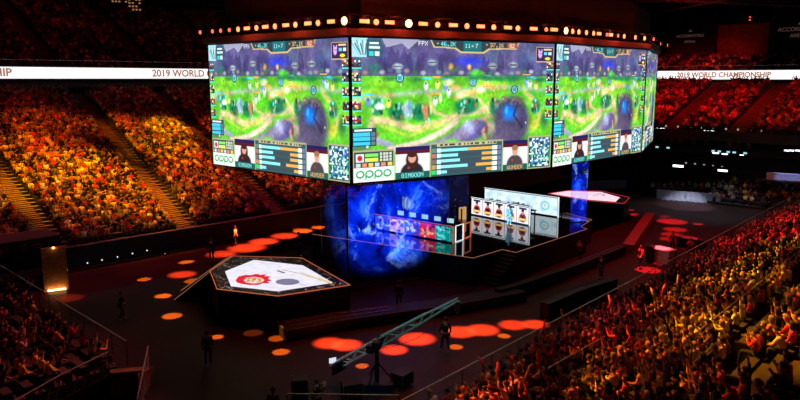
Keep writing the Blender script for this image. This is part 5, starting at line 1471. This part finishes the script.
for (px, py, hw, e) in ((640, 215, 9, .9), (672, 221.5, 14, .8), (675, 229.5, 11, .7), (672, 234.5, 10, .6), (669, 239, 9, .6), (698, 224, 5, .5), (665, 216.5, 5, .5), (630, 210, 4, .5), (648, 270, 12, 1.2), (660, 262, 10, .9), (690, 248, 9, .6), (662, 254, 7, .9)):
    p = U(px, py, 0); D = p.y * _c + CAMZ * _s; rr = hw * D / FPX
    spot('pool_lamp', (p.x, p.y + 1.5, 19), p, math.degrees(2 * math.atan(rr * 1.12 / 19)), RDL, 210 * e, .35, .05)
# purple pool seen through the net
p = U(348, 222, 0); spot('pool_lamp', (p.x, p.y, 19), p, 6, (.8, .03, .5), 100, .4, .05)
# crowd light: warm beams from the roof rig over the orange stand
def SP(px, py, tname=None): return px, py
def on_left(u, t): return A(u, -53.2 - t, 1.8 + .36 * t + 1)
rig = lambda u, n, z: A(u, n, z)
CL = [  # u, t, cone, colour, E
    (23.5, 8, 15, (1.0, .36, .01), 11), (27, 4, 9, (1.0, .30, .01), 6), (21.5, 14, 12, (1.0, .22, .01), 7), (24, 20, 12, (1.0, .14, .01), 4), (15, 10, 10, (1.0, .40, .01), 12), (14.5, 18, 10, (1.0, .20, .01), 6),
    (33, 14, 9, (1.0, .38, .01), 12), (36, 18, 7, (1.0, .44, .01), 16), (31, 19, 9, (1.0, .22, .01), 6), (32, 7, 10, (1.0, .20, .02), 7), (35, 10, 8, (1.0, .16, .02), 6), (42, 16, 11, (1.0, .13, .01), 6), (42, 6, 9, (1.0, .20, .02), 6), (12, 8, 8, (1.0, .3, .01), 6)]
for (u, t, deg, c, E_) in CL: spot('crowd_lamp', A(u - 2, -57 - t, 36), on_left(u, t), deg * 1.9, (c[0], c[1] * 1.02, .003), E_ * 8.0, 1.0, .4)
for u in (18, 30, 44): spot('crowd_wash_lamp', A(u, -62, 38), on_left(u, 2), 34, (1.0, .05, .11), 6.0, .9, .5)
for u in (20, 38): spot('crowd_wash_lamp', A(u, -74, 38), on_left(u, 22), 46, (1.0, .05, .06), 2.2, .9, .5)
spot('crowd_wash_lamp', A(14, -46, 36), A(6, -98, 20), 80, (1.0, .03, .09), .32, .8, .5)
spot('crowd_wash_lamp', A(44, -62, 38), A(44, -98, 20), 70, (1.0, .03, .09), .36, .8, .5)
# red over the far stand
for n, E_ in ((-46, 9), (-38, 11), (-28, 10), (-18, 9)): spot('red_wash_lamp', A(80, n + 2, 34), A(95.5, n, 10.5), 40, (1.0, .008, .008), E_ * .85, .9, .5)
for n, E_ in ((-48, 6), (-42, 5), (-24, 1.4)): spot('red_wash_lamp', A(84, n, 34), A(108, n, 16), 26, (1.0, .02, .02), E_, .9, .5)
spot('red_wash_lamp', A(100, -40, 13.5), A(113, -41, 18), 50, (1.0, .05, .04), 1.2, 1, .3)
spot('red_wash_lamp', A(70, -24, 20), A(83, -22, 2), 40, (1.0, .03, .04), 1.5, .9, .5)
# near stand: yellow patches and red toward the far end
NS = [(FR(9, 8, 5), 9, (1.0, .36, .01), 26), (FR(14.5, 5, 4), 8, (1.0, .30, .01), 22), (FR(19, 5.5, 4), 8, (1.0, .46, .01), 34), (FR(24, 6, 4), 7, (1.0, .46, .01), 30), (FR(5, 5, 4), 5, (1.0, .26, .02), 18), (FR(4.5, 10, 6), 7, (1.0, .32, .01), 22), (FR(12, 12, 6), 9, (1.0, .36, .01), 26), (FR(19, 12, 6), 10, (1.0, .36, .01), 26), (FR(28, 7, 4), 8, (1, .5, .01), 24),
      (FR(33, 3, 3), 14, (1.0, .02, .05), 26), (FR(42, 5, 4), 16, (1.0, .02, .04), 26), (FR(26, 2.2, 3), 7, (1, .04, .06), 14), (FR(50, 5, 4), 14, (1, .03, .05), 16), (FR(8, 4, 3), 5, (1, .05, .04), 22), (FR(1.5, 3, 3), 6, (1, .12, .03), 22), (FR(12, 2.5, 3), 6, (1, .06, .06), 14), (FR(6, 8, 4), 7, (1, .20, .02), 18), (FR(16, 9.5, 5), 9, (1, .40, .01), 20), (FR(7, 11, 6), 8, (1, .34, .01), 20), (FR(2, 7, 4), 5, (1, .3, .02), 16), (FR(4, 12.5, 6), 6, (1, .36, .01), 16), (FR(1.5, 10, 5), 5, (1, .2, .02), 12)]
for p, deg, c, E_ in NS: spot('crowd_lamp', Vector((p.x - 13, p.y + 9, 24)), p, deg * 1.4, c, E_ * 1.5, 1.0, .4)
spot('crowd_wash_lamp', A(28, -32, 25), FR(14, 5, 3), 70, (1.0, .10, .08), 1.5, .8, .5)
# corner stand: faint red
spot('crowd_wash_lamp', A(24, -36, 22), A(9, -36, 2.5), 40, (1.0, .08, .10), 4.2, .8, .4)
spot('crowd_wash_lamp', A(24, -30, 20), A(9.5, -27.5, 1), 22, (1.0, .20, .14), 4.5, .8, .3)
p = U(400, 345, 0); spot('floor_wash_lamp', p + Vector((2, 8, 24)), p, 44, (1.0, .05, .015), 2.6, 1.0, .6)
p = U(250, 300, 0); spot('floor_wash_lamp', p + Vector((2, 8, 24)), p, 44, (1.0, .04, .015), .9, 1.0, .6)
spot('crane_lamp', Vector((-2, 16, 26)), piv + d * 2.5, 24, (.60, .95, .90), 1.7, .8, .3)
# dim floor wash, cold patch on the far floor, key light on the presenters
spot('floor_wash_lamp', A(34, -30, 34), A(30, -26, 0), 85, (1.0, .05, .03), 1.0, .8, 1)
spot('floor_wash_lamp', A(56, -24, 30), A(56, -24, 0), 60, (1.0, .015, .04), 8.0, .8, 1)
spot('floor_wash_lamp', A(80, -30, 26), A(76, -30, 0), 42, (.75, .85, 1.0), 6.0, .9, 1)
spot('stage_lamp_beam', A(37, -33.5, 6.7), U(509, 225.5, ZS) + Vector((0, 0, .95)), 15, (.35, .80, 1.0), 34, .5, .1)
spot('stage_lamp_beam', A(36, -42, 6.7), A(45, -41, 2.2), 60, (.45, .5, 1.0), 2.0, .8, .2)
spot('barrier_lamp', A(72, -26, 13), U(690, 198, 1), 26, (.72, .78, 1.0), 22, .6, .2)
spot('barrier_lamp', A(78, -18, 16), bp2, 12, (.25, .45, 1.0), 9, .6, .2)
# lamps of the ring redden the canopy and the truss below them
for px in (255, 300, 347, 376, 407, 450, 500, 545, 575, 610, 640):
    t, i, an = ring_hit(px, ring_l); v = Vector(((px - 400) / FPX * t, t, 0)); w = (v - RC); w.z = 0; w.normalize(); v = v + w * .55
    ld = bpy.data.lights.new('ring_glow_lamp', 'POINT'); ld.energy = 100; ld.color = (1, .10, .03); ld.shadow_soft_size = .15
    o = bpy.data.objects.new('ring_glow_lamp', ld); COL.objects.link(o); o.location = (v.x, v.y, ZT + .95)
# faint air glow of the hall
wd = bpy.data.worlds.new('world'); SC.world = wd; wd.use_nodes = True
wd.node_tree.nodes['Background'].inputs[0].default_value = (.6, .10, .12, 1); wd.node_tree.nodes['Background'].inputs[1].default_value = .006
